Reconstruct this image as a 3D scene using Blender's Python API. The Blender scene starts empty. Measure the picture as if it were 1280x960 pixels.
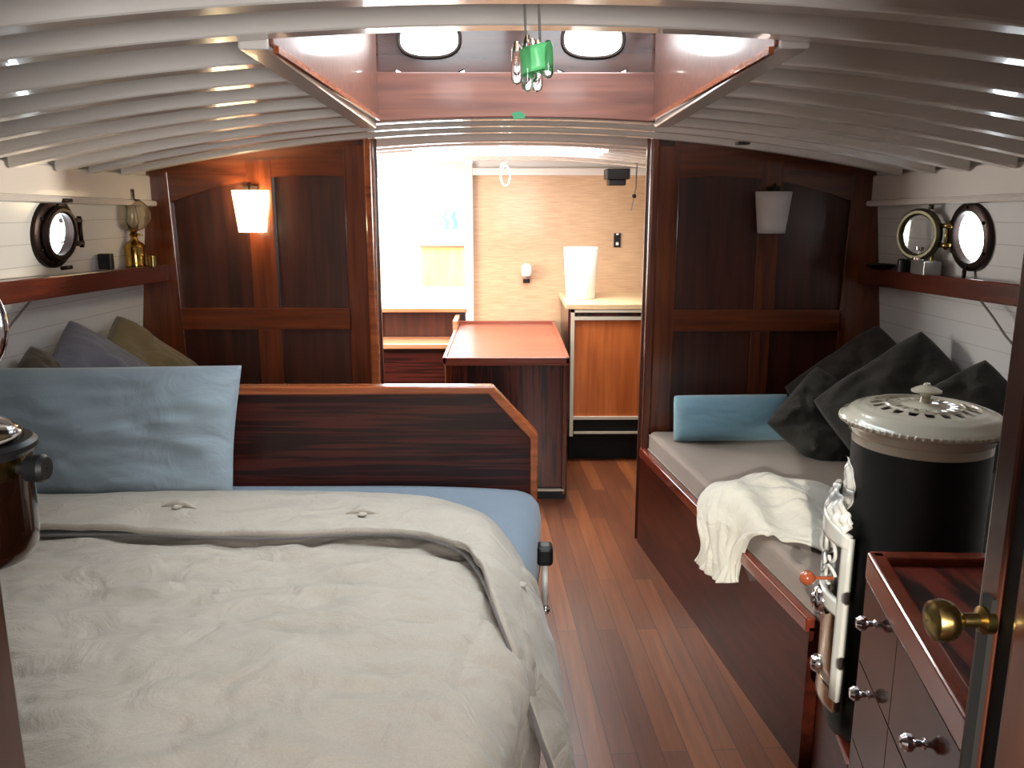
import bpy, bmesh, math, random
from mathutils import Vector, Matrix, noise
random.seed(7)
R = math.radians
sc = bpy.context.scene
COL = sc.collection

# ------------------------------------------------------------------ camera, light, exposure
PITCH = 12.1
cam_d = bpy.data.cameras.new('camera'); cam_d.sensor_width = 36; cam_d.lens = 1050/1280*36
cam_d.clip_start = .02
cam = bpy.data.objects.new('camera', cam_d); COL.objects.link(cam)
cam.location = (0, 0, 1.5); cam.rotation_euler = (R(90-PITCH), 0, R(-.44))
sc.camera = cam
sc.view_settings.view_transform = 'Standard'; sc.view_settings.look = 'None'
sc.view_settings.gamma = 1; sc.view_settings.use_curve_mapping = False
sc.view_settings.exposure = .37
sc.cycles.use_denoising = True
sc.cycles.max_bounces = 10; sc.cycles.diffuse_bounces = 5; sc.cycles.glossy_bounces = 4
sc.cycles.sample_clamp_indirect = 6
w = bpy.data.worlds.new('sky'); sc.world = w; w.use_nodes = True
bg = w.node_tree.nodes['Background']; bg.inputs[0].default_value = (.86, .93, 1, 1); bg.inputs[1].default_value = 8

def area(name, loc, aim, sx, sy, power, col=(1, 1, 1), spread=None):
    l = bpy.data.lights.new(name, 'AREA'); l.shape = 'RECTANGLE'; l.size = sx; l.size_y = sy
    l.energy = power; l.color = col
    if spread: l.spread = R(spread)
    o = bpy.data.objects.new(name, l); COL.objects.link(o); o.location = loc
    o.rotation_euler = (Vector(aim)-Vector(loc)).to_track_quat('-Z', 'Y').to_euler()
    return o
area('skylight_daylight', (.55, 2.25, 2.75), (-.5, 1.9, .6), .9, 1.2, 34, (.90, .95, 1))
area('rear_fill_light', (.35, -1.1, 1.5), (-.7, 1.9, 1.0), 1.0, .8, 46, (.99, .98, .95))  # unseen fill light added behind the camera to brighten the cabin
def spot(name, loc, aim, size, power, col, blend=.3, soft=.02):
    l = bpy.data.lights.new(name, 'SPOT'); l.spot_size = R(size); l.spot_blend = blend; l.energy = power; l.color = col; l.shadow_soft_size = soft
    o = bpy.data.objects.new(name, l); COL.objects.link(o); o.location = loc
    o.rotation_euler = (Vector(aim)-Vector(loc)).to_track_quat('-Z', 'Y').to_euler(); return o
spot('sun_through_companionway', (-.32, -1.5, 1.7), (.80, 1.95, .52), 13, 620, (1, .95, .82), .5)
spot('sun_through_right_porthole', (2.6, 3.06, 1.34), (-1.6, 2.58, 1.52), 16, 420, (1, .90, .74), .2)
area('galley_side_fill', (-1.35, 4.5, 1.35), (.5, 4.7, 1.5), .9, .7, 44, (1, .95, .86))  # added fill hidden behind the bulkhead, no window is built here
area('galley_top_fill', (.25, 4.55, 2.5), (.25, 4.6, .7), .8, .8, 90, (1, .95, .86))  # added overhead fill that brightens the galley, its source is unseen
area('wheelhouse_daylight', (-.5, 6.4, 2.35), (-.5, 6.3, .8), 1.4, 1.4, 170, (1, .97, .9))

# ------------------------------------------------------------------ helpers
def srgb(r, g, b):
    f = lambda c: ((c/255+.055)/1.055)**2.4 if c > 10 else c/255/12.92
    return (f(r), f(g), f(b), 1)

def new_mat(name):
    m = bpy.data.materials.new(name); m.use_nodes = True
    nt = m.node_tree; return m, nt, nt.nodes['Principled BSDF']

def simple(name, col, rough=.5, metal=0, coat=0, trans=0, emit=None, es=0, ior=1.45, bump=0, bscale=200):
    m, nt, b = new_mat(name)
    b.inputs['Base Color'].default_value = col; b.inputs['Roughness'].default_value = rough
    b.inputs['Metallic'].default_value = metal; b.inputs['Coat Weight'].default_value = coat
    b.inputs['Transmission Weight'].default_value = trans; b.inputs['IOR'].default_value = ior
    if emit: b.inputs['Emission Color'].default_value = emit; b.inputs['Emission Strength'].default_value = es
    n = nt.nodes.new('ShaderNodeTexNoise'); n.inputs['Scale'].default_value = bscale
    tc = nt.nodes.new('ShaderNodeTexCoord'); nt.links.new(tc.outputs['Object'], n.inputs['Vector'])
    if bump:
        bp = nt.nodes.new('ShaderNodeBump'); bp.inputs['Strength'].default_value = bump; bp.inputs['Distance'].default_value = .002
        nt.links.new(n.outputs['Fac'], bp.inputs['Height']); nt.links.new(bp.outputs['Normal'], b.inputs['Normal'])
    else:
        mr = nt.nodes.new('ShaderNodeMapRange'); mr.inputs[3].default_value = max(0, rough-.04); mr.inputs[4].default_value = rough+.06
        nt.links.new(n.outputs['Fac'], mr.inputs[0]); nt.links.new(mr.outputs[0], b.inputs['Roughness'])
    return m

def wood(name, dark, light, axis='Z', rough=.22, coat=.6, scale=1.0, stripe=0, grain=26, croom=.1, spec=.5):
    m, nt, b = new_mat(name); N = nt.nodes; L = nt.links
    tc = N.new('ShaderNodeTexCoord'); mp = N.new('ShaderNodeMapping')
    s = [grain*scale]*3; s['XYZ'.index(axis)] = 1.6*scale
    mp.inputs['Scale'].default_value = s; L.new(tc.outputs['Object'], mp.inputs['Vector'])
    n = N.new('ShaderNodeTexNoise'); n.inputs['Scale'].default_value = 1.3; n.inputs['Detail'].default_value = 7
    n.inputs['Distortion'].default_value = .5; L.new(mp.outputs[0], n.inputs['Vector'])
    n2 = N.new('ShaderNodeTexNoise'); n2.inputs['Scale'].default_value = 2.2; L.new(tc.outputs['Object'], n2.inputs['Vector'])
    mix = N.new('ShaderNodeMath'); mix.operation = 'MULTIPLY_ADD'; mix.inputs[1].default_value = .75
    m2 = N.new('ShaderNodeMath'); m2.operation = 'MULTIPLY'; m2.inputs[1].default_value = .25
    L.new(n2.outputs['Fac'], m2.inputs[0]); L.new(n.outputs['Fac'], mix.inputs[0]); L.new(m2.outputs[0], mix.inputs[2])
    r = N.new('ShaderNodeValToRGB')
    if stripe:
        r.color_ramp.elements[0].position = .46; r.color_ramp.elements[1].position = .54
    else:
        r.color_ramp.elements[0].position = .32; r.color_ramp.elements[1].position = .68
    r.color_ramp.elements[0].color = dark; r.color_ramp.elements[1].color = light
    L.new(mix.outputs[0], r.inputs[0]); L.new(r.outputs[0], b.inputs['Base Color'])
    b.inputs['Roughness'].default_value = rough; b.inputs['Coat Weight'].default_value = coat
    b.inputs['Coat Roughness'].default_value = croom; b.inputs['Specular IOR Level'].default_value = spec
    bp = N.new('ShaderNodeBump'); bp.inputs['Strength'].default_value = .08; bp.inputs['Distance'].default_value = .002
    L.new(n.outputs['Fac'], bp.inputs['Height']); L.new(bp.outputs[0], b.inputs['Normal'])
    return m

def fabric(name, c1, c2, rough=.9, scale=260, wrinkle=5, wb=.3, sheen=.2, wd=.02):
    m, nt, b = new_mat(name); N = nt.nodes; L = nt.links
    tc = N.new('ShaderNodeTexCoord')
    n = N.new('ShaderNodeTexNoise'); n.inputs['Scale'].default_value = scale; n.inputs['Detail'].default_value = 3
    n2 = N.new('ShaderNodeTexNoise'); n2.inputs['Scale'].default_value = wrinkle; n2.inputs['Detail'].default_value = 5; n2.inputs['Distortion'].default_value = 1.2
    L.new(tc.outputs['Object'], n.inputs['Vector']); L.new(tc.outputs['Object'], n2.inputs['Vector'])
    mx = N.new('ShaderNodeMix'); mx.data_type = 'RGBA'; mx.inputs[6].default_value = c1; mx.inputs[7].default_value = c2
    L.new(n.outputs['Fac'], mx.inputs[0]); L.new(mx.outputs[2], b.inputs['Base Color'])
    b.inputs['Roughness'].default_value = rough; b.inputs['Sheen Weight'].default_value = sheen
    bp = N.new('ShaderNodeBump'); bp.inputs['Strength'].default_value = wb; bp.inputs['Distance'].default_value = wd
    L.new(n2.outputs['Fac'], bp.inputs['Height'])
    bp2 = N.new('ShaderNodeBump'); bp2.inputs['Strength'].default_value = .25; bp2.inputs['Distance'].default_value = .001
    L.new(n.outputs['Fac'], bp2.inputs['Height']); L.new(bp.outputs[0], bp2.inputs['Normal']); L.new(bp2.outputs[0], b.inputs['Normal'])
    return m

def grooved(name, col, groove, pitch, rough=.25):
    m, nt, b = new_mat(name); N = nt.nodes; L = nt.links
    tc = N.new('ShaderNodeTexCoord'); sp = N.new('ShaderNodeSeparateXYZ'); L.new(tc.outputs['Object'], sp.inputs[0])
    a = N.new('ShaderNodeMath'); a.operation = 'MULTIPLY'; a.inputs[1].default_value = 1/pitch; L.new(sp.outputs['Z'], a.inputs[0])
    f = N.new('ShaderNodeMath'); f.operation = 'FRACT'; L.new(a.outputs[0], f.inputs[0])
    c = N.new('ShaderNodeMath'); c.operation = 'LESS_THAN'; c.inputs[1].default_value = .03; L.new(f.outputs[0], c.inputs[0])
    mx = N.new('ShaderNodeMix'); mx.data_type = 'RGBA'; mx.inputs[6].default_value = col; mx.inputs[7].default_value = groove
    L.new(c.outputs[0], mx.inputs[0]); L.new(mx.outputs[2], b.inputs['Base Color'])
    bp = N.new('ShaderNodeBump'); bp.invert = True; bp.inputs['Strength'].default_value = .3; bp.inputs['Distance'].default_value = .002
    L.new(c.outputs[0], bp.inputs['Height']); L.new(bp.outputs[0], b.inputs['Normal'])
    b.inputs['Roughness'].default_value = rough
    return m

def plank_floor(name):
    m, nt, b = new_mat(name); N = nt.nodes; L = nt.links
    tc = N.new('ShaderNodeTexCoord'); mp = N.new('ShaderNodeMapping'); mp.inputs['Rotation'].default_value = (0, 0, R(90-3))
    L.new(tc.outputs['Object'], mp.inputs[0])
    br = N.new('ShaderNodeTexBrick'); L.new(mp.outputs[0], br.inputs['Vector'])
    br.inputs['Scale'].default_value = 1; br.inputs['Brick Width'].default_value = 1.1; br.inputs['Row Height'].default_value = .072
    br.inputs['Mortar Size'].default_value = .0012; br.inputs['Mortar Smooth'].default_value = .1; br.offset = .37
    br.inputs['Color1'].default_value = srgb(128, 72, 36); br.inputs['Color2'].default_value = srgb(88, 44, 22)
    br.inputs['Mortar'].default_value = srgb(50, 20, 10)
    mp2 = N.new('ShaderNodeMapping'); mp2.inputs['Scale'].default_value = (40, 2, 40); L.new(tc.outputs['Object'], mp2.inputs[0])
    n = N.new('ShaderNodeTexNoise'); n.inputs['Scale'].default_value = 1.2; n.inputs['Detail'].default_value = 6; L.new(mp2.outputs[0], n.inputs['Vector'])
    mx = N.new('ShaderNodeMix'); mx.data_type = 'RGBA'; mx.blend_type = 'MULTIPLY'; mx.inputs[0].default_value = .6
    r = N.new('ShaderNodeValToRGB'); r.color_ramp.elements[0].position = .3; r.color_ramp.elements[0].color = (.45, .4, .38, 1); r.color_ramp.elements[1].position = .65
    L.new(n.outputs['Fac'], r.inputs[0]); L.new(br.outputs['Color'], mx.inputs[6]); L.new(r.outputs[0], mx.inputs[7])
    L.new(mx.outputs[2], b.inputs['Base Color'])
    b.inputs['Roughness'].default_value = .4; b.inputs['Coat Weight'].default_value = .3; b.inputs['Coat Roughness'].default_value = .22
    bp = N.new('ShaderNodeBump'); bp.invert = True; bp.inputs['Strength'].default_value = .3; bp.inputs['Distance'].default_value = .002
    L.new(br.outputs['Fac'], bp.inputs['Height']); L.new(bp.outputs[0], b.inputs['Normal'])
    return m

M = {}
M['floor'] = plank_floor('varnished_floor_planks')
M['white'] = simple('white_gloss_paint', srgb(214, 208, 203), .22, coat=.5)
M['deck'] = simple('white_deckhead_paint', srgb(205, 200, 196), .4)
M['hull'] = grooved('white_planked_paint', srgb(212, 212, 212), srgb(176, 174, 172), .072, .24)
M['panel'] = wood('dark_mahogany_panel', srgb(36, 15, 9), srgb(76, 34, 20), 'Z', .35, .3)
M['frame'] = wood('mahogany_frame', srgb(62, 26, 13), srgb(112, 54, 28), 'Z', .25, .5)
M['frame_h'] = wood('mahogany_rail', srgb(62, 26, 13), srgb(112, 54, 28), 'X', .25, .5)
M['fascia'] = wood('mahogany_shelf_fascia', srgb(66, 26, 16), srgb(98, 44, 28), 'Y', .22, .6)
M['head'] = wood('striped_mahogany_board', srgb(34, 12, 10), srgb(68, 25, 18), 'X', .35, .2, stripe=1, grain=62, scale=1.0, spec=.3)
M['cap'] = wood('light_mahogany_cap', srgb(120, 58, 30), srgb(178, 98, 55), 'X', .2, .7)
M['ribbed'] = wood('ribbed_mahogany', srgb(30, 10, 7), srgb(86, 32, 22), 'Z', .28, .4, stripe=1, grain=40)
M['redtop'] = wood('polished_red_top', srgb(108, 46, 30), srgb(148, 74, 50), 'X', .35, .2)
M['coam'] = wood('skylight_mahogany', srgb(84, 44, 34), srgb(122, 72, 56), 'X', .34, .35)
M['coamdark'] = wood('skylight_dark_wood', srgb(40, 22, 18), srgb(74, 44, 36), 'X', .25, .5)
M['settee'] = wood('settee_front_mahogany', srgb(38, 13, 8), srgb(74, 28, 16), 'Y', .3, .12, spec=.2)
M['cabside'] = wood('glossy_cabinet_side', srgb(40, 14, 8), srgb(60, 22, 13), 'Y', .12, .12, croom=.04, spec=.3)
M['cabtop'] = wood('striped_cabinet_top', srgb(26, 10, 9), srgb(104, 40, 28), 'Y', .42, .0, stripe=1, grain=24)
M['cabrim'] = wood('red_cabinet_rim', srgb(88, 32, 20), srgb(122, 52, 34), 'Y', .2, .7)
M['orange'] = wood('orange_galley_door', srgb(158, 78, 34), srgb(196, 108, 54), 'Z', .3, .4)
M['laminate'] = wood('beige_woodgrain_laminate', srgb(178, 144, 112), srgb(206, 172, 138), 'X', .35, .15, scale=4, grain=30)
M['counter'] = wood('pale_counter', srgb(190, 160, 120), srgb(215, 188, 150), 'X', .3, .3)
M['yellow'] = wood('pale_yellow_wood', srgb(196, 140, 52), srgb(220, 170, 84), 'Z', .4, .2)
M['tread'] = wood('step_tread', srgb(150, 96, 66), srgb(190, 136, 100), 'X', .3, .3)
M['jamb'] = wood('door_jamb_wood', srgb(48, 24, 17), srgb(74, 40, 28), 'Z', .28, .3, spec=.3)
M['alu'] = simple('pale_edge_trim', srgb(205, 196, 178), .35, .3)
M['black'] = simple('black_plastic', srgb(22, 22, 24), .4)
M['void'] = simple('dark_part_and_gap_shade', srgb(8, 7, 7), .8)  # near-black: paints in the shade of gaps, also used on plain dark parts
M['duvet'] = fabric('greige_linen', srgb(158, 148, 136), srgb(180, 170, 157), .85, 300, 9, .5, .15, wd=.03)
M['under'] = fabric('linen_lip_shade', srgb(92, 86, 84), srgb(112, 105, 102), .9)  # duvet linen darkened, the shadow beneath the flap lip is in the colour
M['sheet'] = fabric('blue_sheet_cotton', srgb(106, 119, 133), srgb(121, 134, 148), .85, 300, 5, .25)
M['pillow'] = fabric('blue_pillow_cotton', srgb(126, 140, 150), srgb(142, 156, 166), .7, 300, 6, .7)
M['bolster'] = fabric('blue_bolster_cotton', srgb(104, 140, 156), srgb(122, 158, 174), .85, 300, 6, .3)
M['olive'] = fabric('olive_cushion', srgb(84, 72, 44), srgb(106, 92, 60), .9, 350, 12, .4)
M['slate'] = fabric('slate_cushion', srgb(82, 82, 94), srgb(104, 104, 116), .9, 350, 12, .4)
M['brown'] = fabric('dark_brown_cushion', srgb(62, 54, 42), srgb(78, 68, 54), .9, 350, 12, .4)
M['char'] = fabric('charcoal_cushion', srgb(32, 31, 27), srgb(45, 43, 37), .95, 350, 12, .5, sheen=.1)
M['char2'] = fabric('charcoal_brown_cushion', srgb(37, 31, 29), srgb(50, 42, 38), .95, 350, 12, .5, sheen=.1)
M['seat'] = fabric('taupe_settee_fabric', srgb(112, 97, 86), srgb(130, 114, 102), .7, 300, 3, .1)
M['cloth'] = fabric('cream_cloth', srgb(184, 178, 166), srgb(200, 194, 182), .9, 300, 14, .5)
M['bronze'] = simple('dark_bronze', srgb(50, 40, 37), .35, .85, bump=.3)
M['bronze2'] = simple('green_bronze', srgb(84, 80, 62), .38, .8, bump=.3)
M['brass'] = simple('polished_brass', srgb(206, 164, 84), .15, 1)
M['oldbrass'] = simple('aged_brass', srgb(150, 128, 78), .25, 1, bump=.2, bscale=60)
M['copper'] = simple('dark_copper_tank', srgb(46, 24, 14), .18, .7, coat=.5)
M['chrome'] = simple('chrome', srgb(225, 225, 228), .07, 1)
M['glass'] = simple('clear_glass', (1, 1, 1, 1), .03, trans=1)
M['frost'] = simple('etched_glass', srgb(240, 232, 218), .18, trans=.95, ior=1.2, bump=.5, bscale=90)
M['greenglass'] = simple('green_plastic', srgb(120, 232, 150), .3)
M['greentag'] = simple('green_tag', srgb(40, 110, 70), .5)
M['enamel'] = simple('cream_enamel', srgb(214, 206, 186), .14, coat=.8)
M['greyenamel'] = simple('grey_enamel', srgb(196, 194, 188), .2, coat=.6)
M['iron'] = simple('black_stove_iron', srgb(30, 31, 30), .42, bump=.2, bscale=40)
M['nickel'] = simple('polished_nickel', srgb(235, 228, 205), .16, 1)
M['knobwood'] = simple('orange_wood_knob', srgb(150, 74, 44), .2, coat=.8)
M['plastic'] = simple('white_plastic', srgb(228, 226, 220), .35)
M['paper'] = simple('white_paper', srgb(240, 238, 232), .8)
M['shade_off'] = simple('white_lamp_shade', srgb(196, 190, 190), .5)
M['shade_on'] = simple('lit_lamp_shade', srgb(255, 230, 180), .5, emit=(1, .80, .45, 1), es=3.2)
M['bulb'] = simple('lit_bulb', (1, .8, .5, 1), .5, emit=(1, .66, .3, 1), es=40)
M['rope'] = simple('white_cord', srgb(220, 214, 204), .8)
M['greycord'] = simple('grey_cord', srgb(120, 116, 112), .7)
M['blue'] = simple('blue_cloth', srgb(80, 160, 200), .8)
M['silver'] = simple('silver_tin', srgb(170, 168, 164), .3, .8)

def pane_mat():
    m, nt, b = new_mat('window_pane'); N = nt.nodes; L = nt.links
    t = N.new('ShaderNodeBsdfTransparent'); t.inputs[0].default_value = (.96, .98, .97, 1); g = N.new('ShaderNodeBsdfGlossy'); g.inputs['Roughness'].default_value = .03
    mx = N.new('ShaderNodeMixShader'); mx.inputs[0].default_value = .06
    L.new(t.outputs[0], mx.inputs[1]); L.new(g.outputs[0], mx.inputs[2])
    L.new(mx.outputs[0], N['Material Output'].inputs['Surface']); return m
M['pane'] = pane_mat()
WORLD = {}
class MB:
    def __init__(s): s.v = []; s.f = []; s.sm = []; s.sharp = False
    def add(s, vs, fs, smooth=False):
        o = len(s.v); s.v += [tuple(v) for v in vs]; s.f += [tuple(i+o for i in f) for f in fs]; s.sm += [smooth]*len(fs); return s
    def box(s, x0, x1, y0, y1, z0, z1, m=None):
        vs = [Vector((x, y, z)) for x in (x0, x1) for y in (y0, y1) for z in (z0, z1)]
        if m: vs = [m @ v for v in vs]
        return s.add(vs, [(0, 1, 3, 2), (4, 6, 7, 5), (0, 4, 5, 1), (2, 3, 7, 6), (0, 2, 6, 4), (1, 5, 7, 3)])
    def hexa(s, p):   # p: 4 bottom, 4 top
        return s.add(p, [(3, 2, 1, 0), (4, 5, 6, 7), (0, 1, 5, 4), (1, 2, 6, 5), (2, 3, 7, 6), (3, 0, 4, 7)])
    def prism(s, poly, d):   # poly: list of 3D points, d: extrusion vector
        n = len(poly); d = Vector(d); vs = [Vector(p) for p in poly]; vs += [v+d for v in vs]
        return s.add(vs, [tuple(range(n))[::-1], tuple(range(n, 2*n))]+[(i, (i+1) % n, n+(i+1) % n, n+i) for i in range(n)])
    def lathe(s, prof, c=(0, 0, 0), m=None, n=40, a0=0, a1=360):
        s.sharp = True; full = abs(a1-a0) >= 360; k = n if full else n+1; vs = []; fs = []
        for r, z in prof:
            for i in range(k):
                a = R(a0+(a1-a0)*i/n); v = Vector((r*math.cos(a), r*math.sin(a), z))
                if m: v = m @ v
                vs.append(v+Vector(c))
        for j in range(len(prof)-1):
            for i in range(n):
                a, b = j*k+i, j*k+(i+1) % k; fs.append((a, b, b+k, a+k))
        return s.add(vs, fs, True)
    def tube(s, pts, r, n=10, closed=False):
        pts = [Vector(p) for p in pts]; vs = []; fs = []; N = len(pts)
        rr = r if isinstance(r, (list, tuple)) else [r]*N
        up = None
        for i, p in enumerate(pts):
            a = pts[i-1] if (i > 0 or closed) else p; b = pts[(i+1) % N] if (i < N-1 or closed) else p
            t = (b-a).normalized()
            if up is None: up = Vector((0, 0, 1)) if abs(t.z) < .9 else Vector((1, 0, 0))
            x = t.cross(up).normalized(); up = x.cross(t).normalized()
            for k in range(n):
                an = 2*math.pi*k/n; vs.append(p+(x*math.cos(an)+up*math.sin(an))*rr[i])
        for i in range(N if closed else N-1):
            for k in range(n):
                a, b = i*n+k, i*n+(k+1) % n; c = ((i+1) % N)*n
                fs.append((a, b, c+(k+1) % n, c+k))
        if not closed: fs += [tuple(range(n))[::-1], tuple(range((N-1)*n, N*n))]
        return s.add(vs, fs, True)
    def sphere(s, c, r, sc_=(1, 1, 1), n=20):
        pr = [(r*math.sin(math.pi*i/12), -r*math.cos(math.pi*i/12)) for i in range(13)]
        pr[0] = (1e-5, pr[0][1]); pr[-1] = (1e-5, pr[-1][1])
        return s.lathe(pr, c, Matrix.Diagonal(sc_), n)
    def grid(s, fn, nu, nv, smooth=True):
        vs = [fn(i/nu, j/nv) for i in range(nu+1) for j in range(nv+1)]
        fs = [(i*(nv+1)+j, (i+1)*(nv+1)+j, (i+1)*(nv+1)+j+1, i*(nv+1)+j+1) for i in range(nu) for j in range(nv)]
        return s.add(vs, fs, smooth)
    def build(s, name, mat, parent=None, bevel=0, solid=0, sub=0, seg=2, weld=False, off=0):
        me = bpy.data.meshes.new(name)
        if parent is not None: o0 = WORLD[parent.name]
        else:
            xs, ys, zs = zip(*s.v); o0 = Vector(((min(xs)+max(xs))/2, (min(ys)+max(ys))/2, min(zs)))
        me.from_pydata([tuple(Vector(v)-o0) for v in s.v], [], s.f)
        me.polygons.foreach_set('use_smooth', s.sm)
        bm = bmesh.new(); bm.from_mesh(me)
        if weld: bmesh.ops.remove_doubles(bm, verts=bm.verts, dist=.0002)
        bmesh.ops.recalc_face_normals(bm, faces=bm.faces); bm.to_mesh(me); bm.free()
        if s.sharp: me.set_sharp_from_angle(angle=R(38))
        me.materials.append(M[mat] if isinstance(mat, str) else mat)
        o = bpy.data.objects.new(name, me); COL.objects.link(o)
        if parent is not None: o.parent = parent
        else: o.location = o0
        WORLD[o.name] = o0
        if solid: md = o.modifiers.new('solid', 'SOLIDIFY'); md.thickness = solid; md.offset = off
        if bevel:
            md = o.modifiers.new('bevel', 'BEVEL'); md.width = bevel; md.segments = seg; md.limit_method = 'ANGLE'; md.angle_limit = R(40)
        if sub: md = o.modifiers.new('sub', 'SUBSURF'); md.levels = sub; md.render_levels = sub
        return o

def tag(o, label=None, cat=None, group=None, kind=None):
    if label: o['label'] = label
    if cat: o['category'] = cat
    if group: o['group'] = group
    if kind: o['kind'] = kind
    return o
def empty(name, loc, label=None, cat=None, group=None, kind=None):
    o = bpy.data.objects.new(name, None); COL.objects.link(o); o.location = loc; o.empty_display_size = .1
    WORLD[o.name] = Vector(loc); return tag(o, label, cat, group, kind)
def struct(o): o['kind'] = 'structure'; return o

YB = 3.6
CX = .03
def sheer(y): return .02*(YB-y) if y < YB else 0
def ceil_z(x, y): return 1.765+sheer(y)-.0708*(x-CX)**2
def half(y, z): return 1.53+.11*(1.55-max(z, .75))+.08*(YB-y)+(.02 if y > YB else 0)
def wx(side, y, z): return CX+side*half(y, z)
Y0 = .66; Y1 = 5.45
SKX0, SKX1, SKY0, SKY1 = -.43, .50, 1.62, 2.93

# ------------------------------------------------------------------ shell
struct(MB().box(-2, 2.05, -2.2, YB+1.9, -.06, 0).build('floor', 'floor'))
for side, nm in ((-1, 'wall_left'), (1, 'wall_right')):
    zs = [0, .3, .6, .75, 1.0, 1.2, 1.4, 1.55, 1.9]
    # hull side with a round hole for the porthole
    PY, PZ = 2.95, (1.402 if side < 0 else 1.388)
    mb = MB()
    def hp(y, z, o=0): return (wx(side, y, z)+side*o, y, z)
    def quad(ya, yb, za, zb):
        mb.add([hp(ya, za), hp(yb, za), hp(yb, zb), hp(ya, zb)], [(0, 1, 2, 3)])
    rr = .094; B = .13
    for za, zb in zip(zs[:-1], zs[1:]):
        ys = [-2.2, 0, 1, 2, PY-B, PY+B, YB, Y1+.05]
        for ya, yb in zip(ys[:-1], ys[1:]):
            if abs(ya-(PY-B)) < 1e-6:
                continue
            quad(ya, yb, za, zb)
    zl, zh = PZ-B, PZ+B
    quadz = [0, .3, .6, .75, 1.0, zl]
    for za, zb in list(zip(quadz[:-1], quadz[1:]))+[(zh, 1.55) if zh < 1.55 else (zh, 1.7), (1.55, 1.9)]:
        quad(PY-B, PY+B, za, zb)
    n = 32; ring = []; sq = []
    for i in range(n):
        a = 2*math.pi*i/n; c, s_ = math.cos(a), math.sin(a); k = B/max(abs(c), abs(s_))
        ring.append(hp(PY+rr*c, PZ+rr*s_)); sq.append(hp(PY+k*c, PZ+k*s_))
    mb.add(ring+sq, [(i, (i+1) % n, n+(i+1) % n, n+i) for i in range(n)])
    out = [hp(PY+rr*math.cos(2*math.pi*i/n), PZ+rr*math.sin(2*math.pi*i/n), .004) for i in range(n)]
    mb.add(ring+out, [(i, (i+1) % n, n+(i+1) % n, n+i) for i in range(n)])
    o = struct(mb.build(nm, 'hull')); 
    md = o.modifiers.new('s', 'SOLIDIFY'); md.thickness = .012; md.offset = 0
    # clamp beam along the top of the wall, with a lip
    for yy0, yy1, nn in ((Y0, YB, 12),):
        def beam(t, q):
            y = yy0+(yy1-yy0)*t
            prof = [(.0, 1.50), (-.032, 1.50), (-.036, 1.492), (-.034, 1.482), (0, 1.48)]
            return y
        prof = [(0.02, 1.615), (-.024, 1.615), (-.028, 1.61), (-.028, 1.515), (-.044, 1.512), (-.05, 1.503), (-.046, 1.492), (-.03, 1.488), (0.02, 1.488)]
        mb = MB(); vs = []; k = len(prof)
        for i in range(nn+1):
            y = yy0+(yy1-yy0)*i/nn
            for dx, z in prof: vs.append((CX+side*(half(y, 1.55)+dx), y, z+sheer(y)))
        fs = [(i*k+j, i*k+(j+1) % k, (i+1)*k+(j+1) % k, (i+1)*k+j) for i in range(nn) for j in range(k)]
        fs += [tuple(range(k)), tuple(range(nn*k, nn*k+k))]
        mb.add(vs, fs); mb.build('clamp_beam', 'white', o)

rear = empty('wall_rear', (0, -2.2, 0), kind='structure')
MB().box(-2.1, 2.1, -2.25, -2.2, 0, 1.9).build('rear_board', 'white', rear)

# deckhead with the skylight opening and an opening added for the galley top fill
mb = MB()
xs = [-1.95, -1.6, -1.3, -1.0, -.7, SKX0, -.1, .2, SKX1, .8, 1.1, 1.4, 1.7, 2.0]
ys = [-2.2, .66, SKY0, SKY1, YB, 4.2, 4.9, Y1+.05]
for xa, xb in zip(xs[:-1], xs[1:]):
    for ya, yb in zip(ys[:-1], ys[1:]):
        if ya == SKY0 and xa >= SKX0 and xb <= SKX1: continue
        if ya == 4.2 and xa >= -.5 and xb <= .55: continue
        mb.add([(xa, ya, ceil_z(xa, ya)+.05), (xb, ya, ceil_z(xb, ya)+.05), (xb, yb, ceil_z(xb, yb)+.05), (xa, yb, ceil_z(xa, yb)+.05)], [(0, 1, 2, 3)])
ceiling = struct(mb.build('ceiling', 'deck', solid=.03, off=1, weld=True))
def deck_beam(y, xa, xb, w_=.06, d=.05, up=.06, name='deck_beam', mat='white'):
    n = max(4, int((xb-xa)/.12)); mb = MB(); vs = []
    c = .008
    for i in range(n+1):
        x = xa+(xb-xa)*i/n; z = ceil_z(x, y)
        for yy, zz in ((y-w_/2, z+up), (y-w_/2, z+c), (y-w_/2+c*.4, z+c*.3), (y-w_/2+c, z), (y+w_/2-c, z), (y+w_/2, z+c), (y+w_/2, z+up)):
            vs.append((x, yy, zz))
    k = 7; fs = [(i*k+j, (i+1)*k+j, (i+1)*k+(j+1) % k, i*k+(j+1) % k) for i in range(n) for j in range(k)]
    fs += [tuple(range(k)), tuple(range(n*k, n*k+k))]
    mb.add(vs, fs); return mb.build(name, mat, ceiling)
yb = .74
while yb < 5.4:
    xl, xr = -(half(yb, 1.6))+CX+.03, CX+half(yb, 1.6)-.03
    if abs(yb-SKY0) < .05 or abs(yb-SKY1) < .05: pass
    elif SKY0+.05 < yb < SKY1-.05:
        deck_beam(yb, xl, SKX0-.02); deck_beam(yb, SKX1+.02, xr)
    elif abs(yb-YB) > .06 and yb < YB:
        deck_beam(yb, xl, xr)
    elif yb > YB+.06:
        if 4.25 < yb < 4.85: deck_beam(yb, xl, -.45); deck_beam(yb, .5, xr)
        else: deck_beam(yb, xl, xr)
    yb += .22
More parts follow.
